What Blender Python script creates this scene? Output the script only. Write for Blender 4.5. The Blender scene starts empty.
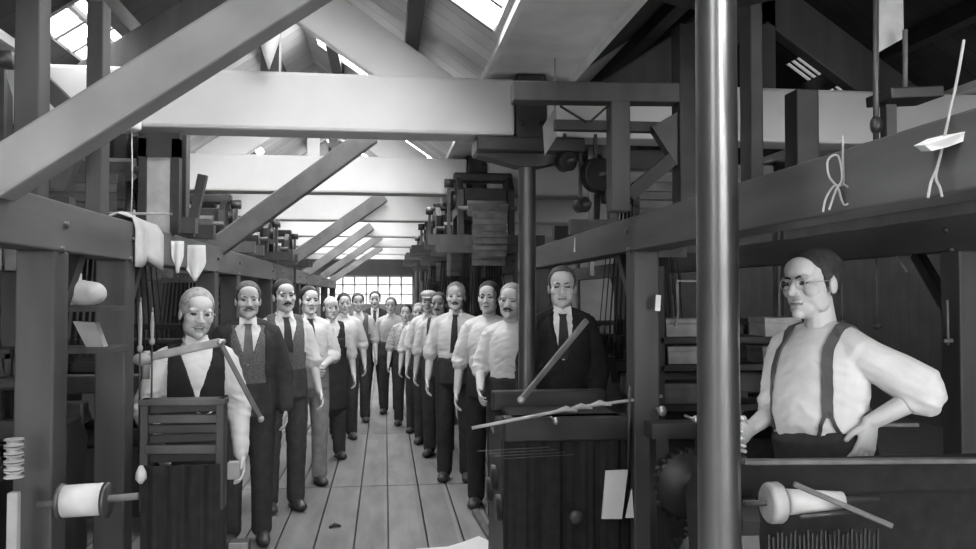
import bpy, bmesh, math, random
from mathutils import Vector, Matrix, Euler
from mathutils.bvhtree import BVHTree
random.seed(7)
SC = bpy.context.scene
COL = SC.collection
V = Vector
R = math.radians
# ---------------------------------------------------------------- camera
FPX = 820.0
YAW, PITCH = math.atan(103/820.0), math.atan(20.5/820.0)
CAMP = V((0, 0, 1.6))
FW = V((math.sin(YAW)*math.cos(PITCH), math.cos(YAW)*math.cos(PITCH), math.sin(PITCH)))
RT = V((math.cos(YAW), -math.sin(YAW), 0))
UP = RT.cross(FW)
def P(px, py, Y):
    """world point that lies Y metres down the mill along this sight line"""
    d = FW*FPX + RT*(px-488) - UP*(py-274.5)
    return CAMP + d*(Y/d.y)
cd = bpy.data.cameras.new('camera'); cam = bpy.data.objects.new('camera', cd); COL.objects.link(cam)
cd.sensor_width = 36.0; cd.lens = FPX/976*36; cd.clip_start = .05; cd.clip_end = 200
cam.matrix_world = Matrix((RT, UP, -FW)).transposed().to_4x4()
cam.location = CAMP
SC.camera = cam
# ---------------------------------------------------------------- materials
def mat(name, v, rough=.8, noise=.25, scale=6.0, metal=0.0, spec=.3, stretch=(1, 1, 1), bump=0.0, coord='Object'):
    m = bpy.data.materials.new(name); m.use_nodes = True
    nt = m.node_tree; b = nt.nodes['Principled BSDF']
    b.inputs['Roughness'].default_value = rough; b.inputs['Metallic'].default_value = metal
    b.inputs['Specular IOR Level'].default_value = spec
    tc = nt.nodes.new('ShaderNodeTexCoord'); mp = nt.nodes.new('ShaderNodeMapping')
    mp.inputs['Scale'].default_value = stretch
    nz = nt.nodes.new('ShaderNodeTexNoise'); nz.inputs['Scale'].default_value = scale; nz.inputs['Detail'].default_value = 5
    cr = nt.nodes.new('ShaderNodeValToRGB')
    lo, hi = v*(1-noise), min(1, v*(1+noise))
    cr.color_ramp.elements[0].color = (lo, lo, lo, 1); cr.color_ramp.elements[1].color = (hi, hi, hi, 1)
    cr.color_ramp.elements[0].position = .3; cr.color_ramp.elements[1].position = .7
    L = nt.links.new
    L(tc.outputs[coord], mp.inputs['Vector']); L(mp.outputs[0], nz.inputs['Vector'])
    L(nz.outputs['Fac'], cr.inputs['Fac']); L(cr.outputs[0], b.inputs['Base Color'])
    if bump:
        bp = nt.nodes.new('ShaderNodeBump'); bp.inputs['Strength'].default_value = bump; bp.inputs['Distance'].default_value = .01
        L(nz.outputs['Fac'], bp.inputs['Height']); L(bp.outputs[0], b.inputs['Normal'])
    return m
def boards(name, v, axis, width, gap=.06, dark=.25, noise=.25, rough=.8):
    """boarding: lines across one world axis, tone changing from board to board"""
    m = mat(name, v, rough, noise, 3.0, stretch=(1, 1, 1))
    nt = m.node_tree; b = nt.nodes['Principled BSDF']; L = nt.links.new
    cr = b.inputs['Base Color'].links[0].from_node
    tc = [n for n in nt.nodes if n.type == 'TEX_COORD'][0]
    sp = nt.nodes.new('ShaderNodeSeparateXYZ'); L(tc.outputs['Object'], sp.inputs[0])
    d = nt.nodes.new('ShaderNodeMath'); d.operation = 'DIVIDE'; d.inputs[1].default_value = width; L(sp.outputs[axis], d.inputs[0])
    fr = nt.nodes.new('ShaderNodeMath'); fr.operation = 'FRACT'; L(d.outputs[0], fr.inputs[0])
    fl = nt.nodes.new('ShaderNodeMath'); fl.operation = 'FLOOR'; L(d.outputs[0], fl.inputs[0])
    wn = nt.nodes.new('ShaderNodeTexWhiteNoise'); wn.noise_dimensions = '1D'; L(fl.outputs[0], wn.inputs['W'])
    lt = nt.nodes.new('ShaderNodeMath'); lt.operation = 'GREATER_THAN'; lt.inputs[1].default_value = gap; L(fr.outputs[0], lt.inputs[0])
    k = nt.nodes.new('ShaderNodeMapRange'); k.inputs['To Min'].default_value = dark; k.inputs['To Max'].default_value = 1; L(lt.outputs[0], k.inputs['Value'])
    k2 = nt.nodes.new('ShaderNodeMapRange'); k2.inputs['To Min'].default_value = .82; k2.inputs['To Max'].default_value = 1.12; L(wn.outputs['Value'], k2.inputs['Value'])
    mu = nt.nodes.new('ShaderNodeMath'); mu.operation = 'MULTIPLY'; L(k.outputs[0], mu.inputs[0]); L(k2.outputs[0], mu.inputs[1])
    mx = nt.nodes.new('ShaderNodeVectorMath'); mx.operation = 'SCALE'; L(cr.outputs[0], mx.inputs[0]); L(mu.outputs[0], mx.inputs['Scale'])
    L(mx.outputs[0], b.inputs['Base Color'])
    return m
def emit(name, v, s):
    m = bpy.data.materials.new(name); m.use_nodes = True
    b = m.node_tree.nodes['Principled BSDF']; b.inputs['Base Color'].default_value = (.8, .8, .8, 1)
    b.inputs['Emission Color'].default_value = (v, v, v, 1); b.inputs['Emission Strength'].default_value = s
    return m
M = {}
M['white_paint'] = mat('white_paint', .55, .75, .07, 2.5)
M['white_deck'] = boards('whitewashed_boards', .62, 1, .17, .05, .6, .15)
M['dark_deck'] = boards('dark_boards', .035, 1, .17, .05, .4, .4)  # same boarding in a much darker tone
M['gutter'] = mat('gutter_zinc', .82, .6, .22, 2.2)
M['brace'] = mat('painted_timber', .24, .7, .16, 4, stretch=(1, 1, 1))
M['timber'] = mat('old_timber', .056, .6, .35, 7, stretch=(1, 1, .15))
M['timber_y'] = mat('old_timber_beam', .085, .55, .4, 6, stretch=(1, .15, 1))
M['dark_wood'] = mat('dark_wood', .022, .55, .4, 7)
M['pale_wood'] = mat('pale_wood', .30, .55, .25, 14)
M['mid_wood'] = mat('worn_wood', .11, .55, .3, 14)
M['iron'] = mat('cast_iron', .015, .45, .4, 9, spec=.5)
M['iron_pale'] = mat('worn_iron', .04, .38, .3, 9, spec=.6)  # paler, smoother iron for bolts, flanges and rods
M['steel'] = mat('bright_steel', .40, .35, .2, 12, metal=.7)
M['column'] = mat('painted_iron_column', .28, .29, .2, 4, spec=.5, metal=.92)
M['cloth_dark'] = mat('dark_cloth', .016, .95, .3, 20)
M['canvas'] = mat('white_canvas', .46, .9, .12, 9)
M['paper'] = mat('white_paper', .66, .9, .05, 9)
M['bright_paper'] = mat('bright_paper', .88, .9, .04, 9)
M['cord'] = mat('cotton_cord', .40, .9, .15, 30)
M['card'] = mat('grey_pasteboard', .30, .8, .2, 12)
M['wall'] = boards('dark_wall_boards', .03, 0, .2, .05, .4, .3)
M['wall_y'] = boards('dark_side_wall', .022, 1, .2, .05, .4, .3)
M['sky_glass'] = emit('skylit_glass', 1.0, 5.8)
M['win_glass'] = emit('daylit_window_glass', 1.0, .40)
# people
def tone(v, n=.08, sc=14): 
    k = 'cloth_%d' % round(v*1000)
    if k not in M: M[k] = mat(k, v, .92, n, sc, spec=.15, bump=.25)
    return M[k]
M['skin'] = mat('skin', .50, .55, .08, 16, spec=.35)
M['skin_tan'] = mat('skin_ruddy', .40, .55, .1, 16, spec=.35)
M['added_window_glow'] = emit('added_window_light', 1.0, 6.5)  # glow of the windows added behind the camera
M['pattern_card'] = mat('old_pattern_cards', .085, .8, .3, 12)
M['eye'] = mat('eye_dark', .05, .3, .1, 20)
M['lip'] = mat('lip', .17, .6, .1, 20)
M['hair_dark'] = mat('dark_hair', .03, .6, .4, 60)
M['hair_mid'] = mat('brown_hair', .075, .6, .4, 60)
M['hair_grey'] = mat('grey_hair', .30, .7, .35, 60)
M['leather'] = mat('shoe_leather', .035, .4, .3, 10, spec=.5)
M['tweed'] = mat('tweed', .11, .95, .35, 90, bump=.3)
M['stripe'] = mat('checked_shirting', .42, .95, .45, 45)
# ---------------------------------------------------------------- mesh helpers
def frame(d):
    d = V(d).normalized()
    a = V((0, 0, 1)) if abs(d.z) < .9 else V((0, 1, 0))
    x = d.cross(a).normalized(); y = x.cross(d).normalized()
    return x, y, d
class MB:
    def __init__(s): s.bm = bmesh.new(); s.mi = 0
    def _faces(s, fs):
        for f in fs: f.material_index = s.mi; f.smooth = False
    def box(s, c, size, rot=None, bev=0.0):
        mtx = Matrix.Translation(V(c)) @ (Euler(rot).to_matrix().to_4x4() if rot else Matrix()) @ Matrix.Diagonal((size[0], size[1], size[2], 1))
        r = bmesh.ops.create_cube(s.bm, size=1.0, matrix=mtx)
        s._faces({f for v in r['verts'] for f in v.link_faces})
        if bev:
            es = list({e for v in r['verts'] for e in v.link_edges})
            n0 = len(s.bm.faces)
            q = bmesh.ops.bevel(s.bm, geom=es, offset=bev, segments=2, affect='EDGES', profile=.5)
            s._faces(q['faces'])
        return s
    def lo(s, a, b, bev=0.0):
        a, b = V(a), V(b)
        return s.box((a+b)/2, (abs(b.x-a.x), abs(b.y-a.y), abs(b.z-a.z)), bev=bev)
    def bar(s, a, b, w, h, up=None, bev=0.0):
        """rectangular timber between two points: w sideways, h in the 'up' sense"""
        a, b = V(a), V(b); d = (b-a); L = d.length; d.normalize()
        u = V(up or (0, 0, 1)); u = (u - d*u.dot(d))
        if u.length < 1e-4: u = V((0, 1, 0)) - d*d.y
        u.normalize(); x = d.cross(u)
        m = Matrix((x*w, d*L, u*h)).transposed().to_4x4(); m.translation = (a+b)/2
        r = bmesh.ops.create_cube(s.bm, size=1.0, matrix=m)
        s._faces({f for v in r['verts'] for f in v.link_faces})
        if bev:
            q = bmesh.ops.bevel(s.bm, geom=list({e for v in r['verts'] for e in v.link_edges}), offset=bev, segments=2, affect='EDGES', profile=.5)
            s._faces(q['faces'])
        return s
    def loft(s, pts, rads, n=12, smooth=True, side=None, cap=True):
        """closed tube through pts; rads: r or (rx, ry); side: sets the sideways direction of rx"""
        pts = [V(p) for p in pts]; rings = []
        px = None
        N = len(pts)
        for i, p in enumerate(pts):
            d = (pts[min(i+1, N-1)] - pts[max(i-1, 0)]).normalized()
            if side is not None:
                x = V(side) - d*V(side).dot(d)
            elif px is None: x = frame(d)[0]
            else: x = px - d*px.dot(d)
            if x.length < 1e-5: x = frame(d)[0]
            x.normalize(); px = x; y = d.cross(x)
            r = rads[i]; rx, ry = (r, r) if not isinstance(r, (tuple, list)) else r
            rings.append((p, x, y, d, rx, ry))
        rows = []
        if cap:
            p, x, y, d, rx, ry = rings[0]; m = min(rx, ry)
            rows.append([s.bm.verts.new(p - d*m*.62 + x*rx*.55*math.cos(t) + y*ry*.55*math.sin(t)) for t in [2*math.pi*k/n for k in range(n)]])
        for p, x, y, d, rx, ry in rings:
            rows.append([s.bm.verts.new(p + x*rx*math.cos(t) + y*ry*math.sin(t)) for t in [2*math.pi*k/n for k in range(n)]])
        if cap:
            p, x, y, d, rx, ry = rings[-1]; m = min(rx, ry)
            rows.append([s.bm.verts.new(p + d*m*.62 + x*rx*.55*math.cos(t) + y*ry*.55*math.sin(t)) for t in [2*math.pi*k/n for k in range(n)]])
        fs = []
        for a, b in zip(rows, rows[1:]):
            for k in range(n):
                fs.append(s.bm.faces.new((a[k], a[(k+1) % n], b[(k+1) % n], b[k])))
        fs.append(s.bm.faces.new(rows[0][::-1])); fs.append(s.bm.faces.new(rows[-1]))
        for f in fs: f.material_index = s.mi; f.smooth = smooth
        return s
    def tube(s, pts, r, n=8): return s.loft(pts, [r]*len(pts), n, cap=False)
    def cyl(s, a, b, r, r2=None, n=20):
        a, b = V(a), V(b)
        s.loft([a, b], [r, r if r2 is None else r2], n, cap=False)
        return s
    def ell(s, c, r, rot=None, u=16, v=10):
        m = Matrix.Translation(V(c)) @ (Euler(rot).to_matrix().to_4x4() if rot else Matrix()) @ Matrix.Diagonal((r[0], r[1], r[2], 1))
        q = bmesh.ops.create_uvsphere(s.bm, u_segments=u, v_segments=v, radius=1.0, matrix=m)
        for f in {f for w in q['verts'] for f in w.link_faces}: f.material_index = s.mi; f.smooth = True
        return s
    def lathe(s, c, prof, n=24, axis=None):
        """prof: (r, z) pairs from bottom to top round the vertical (or 'axis') through c"""
        x, y, d = frame(axis or (0, 0, 1)); c = V(c)
        rows = [[s.bm.verts.new(c + d*z + x*r*math.cos(2*math.pi*k/n) + y*r*math.sin(2*math.pi*k/n)) for k in range(n)] for r, z in prof]
        for a, b in zip(rows, rows[1:]):
            for k in range(n):
                f = s.bm.faces.new((a[k], a[(k+1) % n], b[(k+1) % n], b[k])); f.smooth = True; f.material_index = s.mi
        for r_ in (rows[0][::-1], rows[-1]):
            f = s.bm.faces.new(r_); f.material_index = s.mi
        return s
    def prism(s, poly, a, b):
        """poly: points (Vectors) of one face at offset a; b: extrusion vector"""
        b = V(b); p0 = [s.bm.verts.new(V(p)+V(a)) for p in poly]; p1 = [s.bm.verts.new(V(p)+V(a)+b) for p in poly]
        n = len(poly); fs = [s.bm.faces.new(p0[::-1]), s.bm.faces.new(p1)]
        for k in range(n): fs.append(s.bm.faces.new((p0[k], p0[(k+1) % n], p1[(k+1) % n], p1[k])))
        s._faces(fs); return s
    def ring(s, c, r, t, axis=(0, 0, 1), n=24, m=8, squash=1.0):
        x, y, d = frame(axis); c = V(c)
        rows = []
        for i in range(n):
            a = 2*math.pi*i/n; o = x*math.cos(a) + y*math.sin(a)*squash
            rows.append([s.bm.verts.new(c + o*r + (o*math.cos(2*math.pi*j/m) + d*math.sin(2*math.pi*j/m))*t) for j in range(m)])
        for i in range(n):
            for j in range(m):
                f = s.bm.faces.new((rows[i][j], rows[(i+1) % n][j], rows[(i+1) % n][(j+1) % m], rows[i][(j+1) % m])); f.smooth = True; f.material_index = s.mi
        return s
    def mesh(s, name):
        bmesh.ops.recalc_face_normals(s.bm, faces=s.bm.faces)
        me = bpy.data.meshes.new(name); s.bm.to_mesh(me); s.bm.free(); return me
    def build(s, name, m, parent=None):
        return link(name, s.mesh(name), m, parent)
def link(name, me, m, parent=None):
    o = bpy.data.objects.new(name, me); COL.objects.link(o)
    me.materials.clear()
    for x in (m if isinstance(m, (list, tuple)) else [m]): me.materials.append(x)
    if parent: o.parent = parent
    return o
def tag(o, label, cat, group=None):
    o['label'] = label; o['category'] = cat
    if group: o['group'] = group
    return o
def thing(name, label, cat, loc=(0, 0, 0), rz=0.0, group=None):
    o = bpy.data.objects.new(name, None); COL.objects.link(o); o.empty_display_size = .1
    o.location = loc; o.rotation_euler = (0, 0, rz)
    return tag(o, label, cat, group)
def struct(o): o['kind'] = 'structure'; return o
def rel(mb_pts, o): return [V(p) - V(o) for p in mb_pts]
def copy_thing(src, loc, label, rz=None, group=None):
    def cp(o, par):
        c = o.copy(); COL.objects.link(c); c.parent = par
        for ch in list(o.children): cp(ch, c)
        return c
    c = cp(src, None); c.location = loc; c['label'] = label
    if rz is not None: c.rotation_euler = (0, 0, rz)
    if group: c['group'] = group
    return c
def evaluated(me, mods):
    """mesh after modifiers, as a fresh mesh"""
    o = bpy.data.objects.new('work', me); COL.objects.link(o)
    for t, kw in mods:
        m = o.modifiers.new(t, t)
        for k, v in kw.items(): setattr(m, k, v)
    dg = bpy.context.evaluated_depsgraph_get()
    out = bpy.data.meshes.new_from_object(o.evaluated_get(dg))
    bpy.data.objects.remove(o); bpy.data.meshes.remove(me)
    return out
def remesh(mb, vox, it=3, f=.5):
    me = evaluated(mb.mesh('work'), [('REMESH', dict(mode='VOXEL', voxel_size=vox, use_smooth_shade=True)), ('SMOOTH', dict(factor=f, iterations=it))])
    me.polygons.foreach_set('use_smooth', [True]*len(me.polygons))
    return me
def tuck(me, g, w=.006, k=.42):
    """press the cloth in under what it opens over wherever g() < 0 (metres), with a clean edge"""
    co = []
    for v in me.vertices:
        c = v.co.copy(); t = min(1, max(0, .5 - g(c)/(2*w)))
        c.x *= 1-k*t; c.y *= 1-k*t; co += c[:]
    me.vertices.foreach_set('co', co); me.update()
    return me
def cut(me, keep, thick=.006):
    """drop faces whose centre fails keep(), then give the shell thickness"""
    bm = bmesh.new(); bm.from_mesh(me)
    bmesh.ops.delete(bm, geom=[f for f in bm.faces if not keep(f.calc_center_median())], context='FACES')
    bm.to_mesh(me); bm.free()
    if thick: me = evaluated(me, [('SOLIDIFY', dict(thickness=thick, offset=-1.0))])
    me.polygons.foreach_set('use_smooth', [True]*len(me.polygons))
    return me
# ================================================================ the mill
SC.view_settings.view_transform = 'Standard'; SC.view_settings.look = 'None'
SC.view_settings.gamma = 1.0; SC.view_settings.use_curve_mapping = False
SC.view_settings.exposure = 1.46
w = bpy.data.worlds.new('world'); SC.world = w; w.use_nodes = True
w.node_tree.nodes['Background'].inputs[0].default_value = (1, 1, 1, 1)
w.node_tree.nodes['Background'].inputs[1].default_value = .75
TD = [1.95 + 2.75*i for i in range(8)]             # trusses down the mill
GX = [-5.02, -2.10, .82, 3.74, 6.66]               # valley gutters (columns stand under them)
YB = 22.3                                           # end wall
ZT0, ZT1 = 2.505, 2.83                              # tie beams
GH, SL, ZG = .24, .68, 2.86                         # gutter half width, roof pitch, gutter underside
# ---- floor: boards along the aisle, butted in bands
f = MB(); xb = -3.3
edges_y = [-2.5, 1.6, 4.35, 6.98, 9.6, 12.3, 15.0, 17.8, 20.2, YB]
i = 0
while xb < 3.4:
    wd = .238 + .02*math.sin(i*2.3)
    for a, b in zip(edges_y, edges_y[1:]):
        j = .03*math.sin(i*5.1 + a)
        f.box((xb+wd/2, (a+b)/2, -.02), (wd-.012, b-a-.014, .04))
    xb += wd; i += 1
FL = boards('floor_boards', .20, 0, .24, .0, 1, .22, .65)
bp = [n for n in FL.node_tree.nodes if n.type == 'MAPPING'][0]; bp.inputs['Scale'].default_value = (2.5, .5, 1)
floor = struct(f.build('floor', FL))
f = MB().lo((-5.1, -2.5, -.08), (6.7, YB, -.041))
f.lo((-5.1, -2.5, -.041), (-3.3, YB, 0)).lo((3.45, -2.5, -.041), (6.7, YB, 0))
struct(f.build('trim_1', M['dark_wood']))
# ---- walls
wl = MB()
wz = [(-2.6, -.75), (-.35, .62), (1.15, 2.2)]
wl.lo((-5.1, YB, 0), (6.7, YB+.2, 1.35)).lo((-5.1, YB, 2.12), (6.7, YB+.2, 4.2))
xs = [-5.1, -1.75, .72, 1.2, 2.3, 6.7]
wl.lo((-5.1, YB, 1.35), (-1.75, YB+.2, 2.12)).lo((.75, YB, 1.35), (6.7, YB+.2, 2.12))
wbk = struct(wl.build('wall_back', mat('end_wall_limewash', .30, .9, .15, 2)))
struct(MB().lo((-5.3, -2.5, -.04), (-5.1, YB, 3.6)).build('wall_left', M['wall_y']))
struct(MB().lo((6.7, -2.5, -.04), (6.9, YB, 3.6)).build('wall_right', M['wall_y']))
g = MB().lo((-1.75, YB+.1, 1.35), (.75, YB+.12, 2.12))
wn = struct(g.build('window_1', M['win_glass']))
b = MB()
for k in range(9): b.lo((-1.75+2.5*k/8-.02, YB+.03, 1.35), (-1.75+2.5*k/8+.02, YB+.1, 2.12))
for z in (1.35, 1.62, 1.88, 2.10): b.lo((-1.75, YB+.03, z-.015), (.75, YB+.1, z+.015))
b.build('window_frame', M['white_paint'], wn)
fw_ = MB()
WX = [(-4.3, -2.4), (.6, 3.5)]  # added windows, unseen, for the column highlight and light on the front man
fw_.lo((-5.1, -2.7, 0), (6.7, -2.5, .4)).lo((-5.1, -2.7, 2.8), (6.7, -2.5, 4.2))
xx0 = -5.1
for a, b_ in WX + [(6.7, 6.7)]:
    fw_.lo((xx0, -2.7, .4), (a, -2.5, 2.8)); xx0 = b_
struct(fw_.build('wall_front', mat('front_wall_limewash', .45, .9, .15, 2)))
for k, (a, b_) in enumerate(WX):
    wo = struct(MB().lo((a, -2.64, .4), (b_, -2.62, 2.8)).build('window_%d' % (90+k), M['added_window_glow']))  # added light source shaped as a window
    q = MB(); nn = 4
    for i in range(nn+1): q.lo((a+(b_-a)*i/nn-.025, -2.61, .4), (a+(b_-a)*i/nn+.025, -2.55, 2.8))
    for z in (.42, 1.1, 1.75, 2.78): q.lo((a, -2.61, z-.025), (b_, -2.55, z+.025))
    q.build('window_frame', M['white_paint'], wo)
# ---- roof: valley gutters, boarded slopes, skylights, ties, rafters
ceil_w, ceil_d, skl = MB(), MB(), []
def slope(x0, z0, x1, z1, y0, y1, mb, t=.04):
    a, b = V((x0, 0, z0)), V((x1, 0, z1)); d = (b-a).normalized(); n = V((-d.z, 0, d.x));
    if n.z < 0: n = -n
    mb.prism([a + V((0, y0, 0)), b + V((0, y0, 0)), b + n*t + V((0, y0, 0)), a + n*t + V((0, y0, 0))], (0, 0, 0), (0, y1-y0, 0))
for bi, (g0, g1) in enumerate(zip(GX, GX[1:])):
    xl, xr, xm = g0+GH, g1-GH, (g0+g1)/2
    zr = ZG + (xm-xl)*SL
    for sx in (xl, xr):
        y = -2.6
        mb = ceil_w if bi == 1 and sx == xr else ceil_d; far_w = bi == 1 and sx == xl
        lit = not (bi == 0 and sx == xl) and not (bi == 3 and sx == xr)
        for D in TD + [None]:
            if D is None or not lit: continue
            ya, yb = D-(1.72 if TD.index(D) < 2 else 2.2), D-.74
            c0, c1 = (.04, .92) if bi == 1 else (.45, .92)
            k_ = TD.index(D)
            if bi == 1 and sx == xl:
                if k_ in (2, 3): c1 = .42
                if k_ == 1: ya, yb, c0, c1 = 4.30, 5.02, .10, .36
            if bi == 2:
                if sx == xl:
                    if k_ == 1: slope(sx, ZG, xm, zr, y, D, mb); y = D; mb = ceil_w
                    continue
                ya, yb, c0, c1 = D-2.06, D-1.84, .06, .50
            slope(sx, ZG, xm, zr, y, ya, mb)
            l = lambda t: (sx+(xm-sx)*t, ZG+(zr-ZG)*t)
            slope(*l(0), *l(c0), ya, yb, mb); slope(*l(c1), *l(1), ya, yb, mb)
            skl.append((l(c0), l(c1), ya, yb, bi, sx < xm))
            y = yb
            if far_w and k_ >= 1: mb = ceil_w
        slope(sx, ZG, xm, zr, y, YB, mb)
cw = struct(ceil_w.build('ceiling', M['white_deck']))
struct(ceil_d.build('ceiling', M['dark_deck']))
for k, ((xa, za), (xb, zb), ya, yb, bi, lf) in enumerate(skl):
    q = MB(); slope(xa, za+.03, xb, zb+.03, ya, yb, q, .006)
    wo = struct(q.build('window_%d' % (k+2), M['sky_glass']))
    q = MB()
    for t in (0, .333, .667, 1):
        yy = ya + (yb-ya)*t
        q.bar((xa, yy, za+.015), (xb, yy, zb+.015), .03, .035)
    q.bar(((xa+xb)/2, ya, (za+zb)/2+.01), ((xa+xb)/2, yb, (za+zb)/2+.01), .03, .03)
    q.build('window_frame', M['brace'] if bi == 1 else M['dark_wood'], wo)
for k, gx in enumerate(GX):
    q = MB().lo((gx-GH-.02, -2.5, ZG), (gx+GH+.02, YB, ZG+.03))
    for s in (-1, 1): q.bar((gx+s*(GH+.01), -1.5, ZG+.05), (gx+s*(GH+.01), YB, ZG+.05), .03, .16)
    struct(q.build('trim_%d' % (k+2), M['gutter']))
ordn = ['overhead, just in front of the camera', 'nearest in view, broadest', 'second in view', 'third in view', 'fourth in view', 'fifth in view', 'sixth in view', 'farthest, by the end windows']
for k, D in enumerate(TD):
    for bi, (g0, g1) in enumerate(zip(GX, GX[1:])):
        if bi == 3 or (bi == 0 and k > 3): continue
        xl, xr, xm = g0+.09, g1-.09, (g0+g1)/2
        wh = ['left bay', 'middle bay', 'right bay'][bi]
        place = {0: 'beyond the looms on the left', 1: 'spanning the aisle', 2: 'over the looms on the right'}[bi]
        o = thing('tie_beam', 'whitewashed square tie beam %s, %s' % (place, ordn[k]), 'beam', (xm, D, ZT0), group='roof tie beams')
        hw = xr - xm
        MB().box((0, 0, .1625), (2*hw, .24, .325), bev=.02).build('beam', M['white_paint'], o)
        rm = M['white_paint'] if bi == 1 else M['timber']
        for s in (-1, 1):
            MB().bar((s*(xr-xm-.42), .0, .24), (0, .0, .24+(xr-xm-.42)*SL), .10, .26, bev=.01).build('rafter', rm if s > 0 or k >= 2 else M['timber'], o)
        MB().bar((0, 0, .32), (0, 0, .36+(xr-xm-.42)*SL), .1, .1, up=(0, 1, 0)).build('king_post', M['timber'] if k < 2 else rm, o)
# purlins under the slopes of the middle bay are part of the setting
q = MB()
for g0, g1 in zip(GX[1:3], GX[2:4]):
    for t in (.35, .8):
        for sx in (g0+GH, g1-GH):
            xm = (g0+g1)/2; x = sx+(xm-sx)*t; z = ZG+abs(x-sx)*SL
            q.bar((x, -1.5, z-.05), (x, YB, z-.05), .08, .10)
struct(q.build('trim_8', M['dark_wood']))
# ---- columns
def column(gx, D, label, rad):
    o = thing('iron_column', label, 'column', (gx, D, 0), group='cast iron columns')
    MB().lathe((0, 0, 0), [(rad*1.7, 0), (rad*1.7, .04), (rad*1.15, .10), (rad, .16), (rad*.95, 2.34), (rad*1.25, 2.36), (rad*1.25, 2.39), (rad, 2.40)], 32).build('shaft', M['column'], o)
    q = MB().box((0, 0, 2.455), (.62, .30, .085), bev=.01)
    for s in (-1, 1):
        q.prism([V((0, -.07, 2.34)), V((s*.06, -.07, 2.34)), V((s*.30, -.07, 2.40)), V((s*.30, -.07, 2.42)), V((0, -.07, 2.42))], (0, 0, 0), (0, .14, 0))
    q.build('head_bracket', M['iron'], o)
    q = MB().box((0, -.0, 2.67), (.17, .30, .37), bev=.01)
    for dz in (-.1, .1):
        for s in (-.5, .5): q.cyl((s*.11, -.165, 2.67+dz), (s*.11, -.145, 2.67+dz), .016, n=8)
    q.build('beam_shoe', M['iron'], o)
    return o
cl = ['polished iron column close to the camera in front of man with suspenders', 'slim iron column beside the man in the dark suit',
      'iron column behind the men in white shirts on the right']
for k, D in enumerate(TD):
    for gx in (GX[1], GX[2], GX[3]):
        if gx != GX[2] and k == 0: continue
        if gx == GX[2]: lb = cl[k] if k < 3 else 'iron column down the right side of the aisle, number %s from the camera' % ['four', 'five', 'six', 'seven', 'eight'][k-3]
        elif gx == GX[1]: lb = 'iron column among the looms left of the aisle, under the %s tie beam' % ['', 'first', 'second', 'third', 'fourth', 'fifth', 'sixth', 'last'][k]
        else: lb = 'iron column far right behind the looms, under the %s tie beam' % ['', 'first', 'second', 'third', 'fourth', 'fifth', 'sixth', 'last'][k]
        column(gx, D, lb, .053)
# ---- raking braces, left side, from the columns up to the trusses
BR = [((-8, 182), (322, -25), 2.6, .12, .135, 'broad pale raking brace nearest the camera, rising across the top left', 'brace'),
      ((205, 256), (372, 134), 6.0, .10, .14, 'dark raking brace crossing in front of the second tie beam', 'brace_d'),
      ((292, 260), (384, 196), 9.95, .12, .15, 'dark raking brace crossing in front of the third tie beam', 'brace_d'),
      ((292, 284), (372, 226), 12.7, .12, .13, 'thin dark raking brace above the heads of the left row of men', 'brace_d'),
      ((322, 277), (381, 236), 15.4, .12, .13, 'thin raking brace far down the aisle, second from the end windows', 'brace_d'),
      ((331, 281), (382, 247), 18.1, .12, .13, 'thin raking brace farthest down the aisle by the end windows', 'brace_d')]
M['brace_d'] = mat('weathered_timber', .12, .7, .25, 5)
for (a, b_, D, w_, h_, lab, mm) in BR:
    A, B = P(*a, D), P(*b_, D)
    o = MB().bar(A, B, w_, h_, up=(0, 0, 1), bev=.01).build('raking_brace', M[mm]); tag(o, lab, 'brace', 'raking roof braces')
from mathutils import noise
# ================================================================ people
def wrinkle(me, amp, seed, s, sc=(9, 9, 22)):
    """creases: ridged noise, strongest where arms and waist bend"""
    nrm = [v.normal.copy() for v in me.vertices]; co = []
    for v, vn in zip(me.vertices, nrm):
        c = v.co.copy()/s
        k = .55 + .9*math.exp(-((c.z-1.13)/.10)**2) - .75*math.exp(-((c.z-1.05)/.04)**2) + .35*math.exp(-((c.z-.52)/.12)**2)
        q = V((c.x*sc[0]+seed, c.y*sc[1], (c.z+.35*abs(c.x))*sc[2]))
        n_ = (1-2*abs(noise.noise(q)))*.6 + noise.noise(q*2.1)*.4
        co += (v.co + vn*(n_-.25)*amp*k*s)[:]
    me.vertices.foreach_set('co', co); me.update()
    return me
TORSO = [(.90, .160, .118, 0.0), (1.0, .154, .112, 0.0), (1.10, .146, .108, -.004), (1.25, .158, .116, -.010), (1.34, .160, .112, -.004), (1.40, .138, .092, .0), (1.45, .088, .070, .012), (1.50, .062, .062, .012)]
def interp(tab, z):
    if z <= tab[0][0]: return tab[0][1:]
    for a, b in zip(tab, tab[1:]):
        if z <= b[0]:
            t = (z-a[0])/(b[0]-a[0]); return tuple(p+(q-p)*t for p, q in zip(a[1:], b[1:]))
    return tab[-1][1:]
ARM = {'down': ((.235, .035, 1.135), (.245, -.05, .885)), 'front': ((.235, .02, 1.13), (.06, -.25, 1.05)), 'bent': ((.24, .03, 1.14), (.20, -.19, 1.00)), 'back': ((.25, .07, 1.15), (.14, .15, .98))}
NP = [0]
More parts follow.
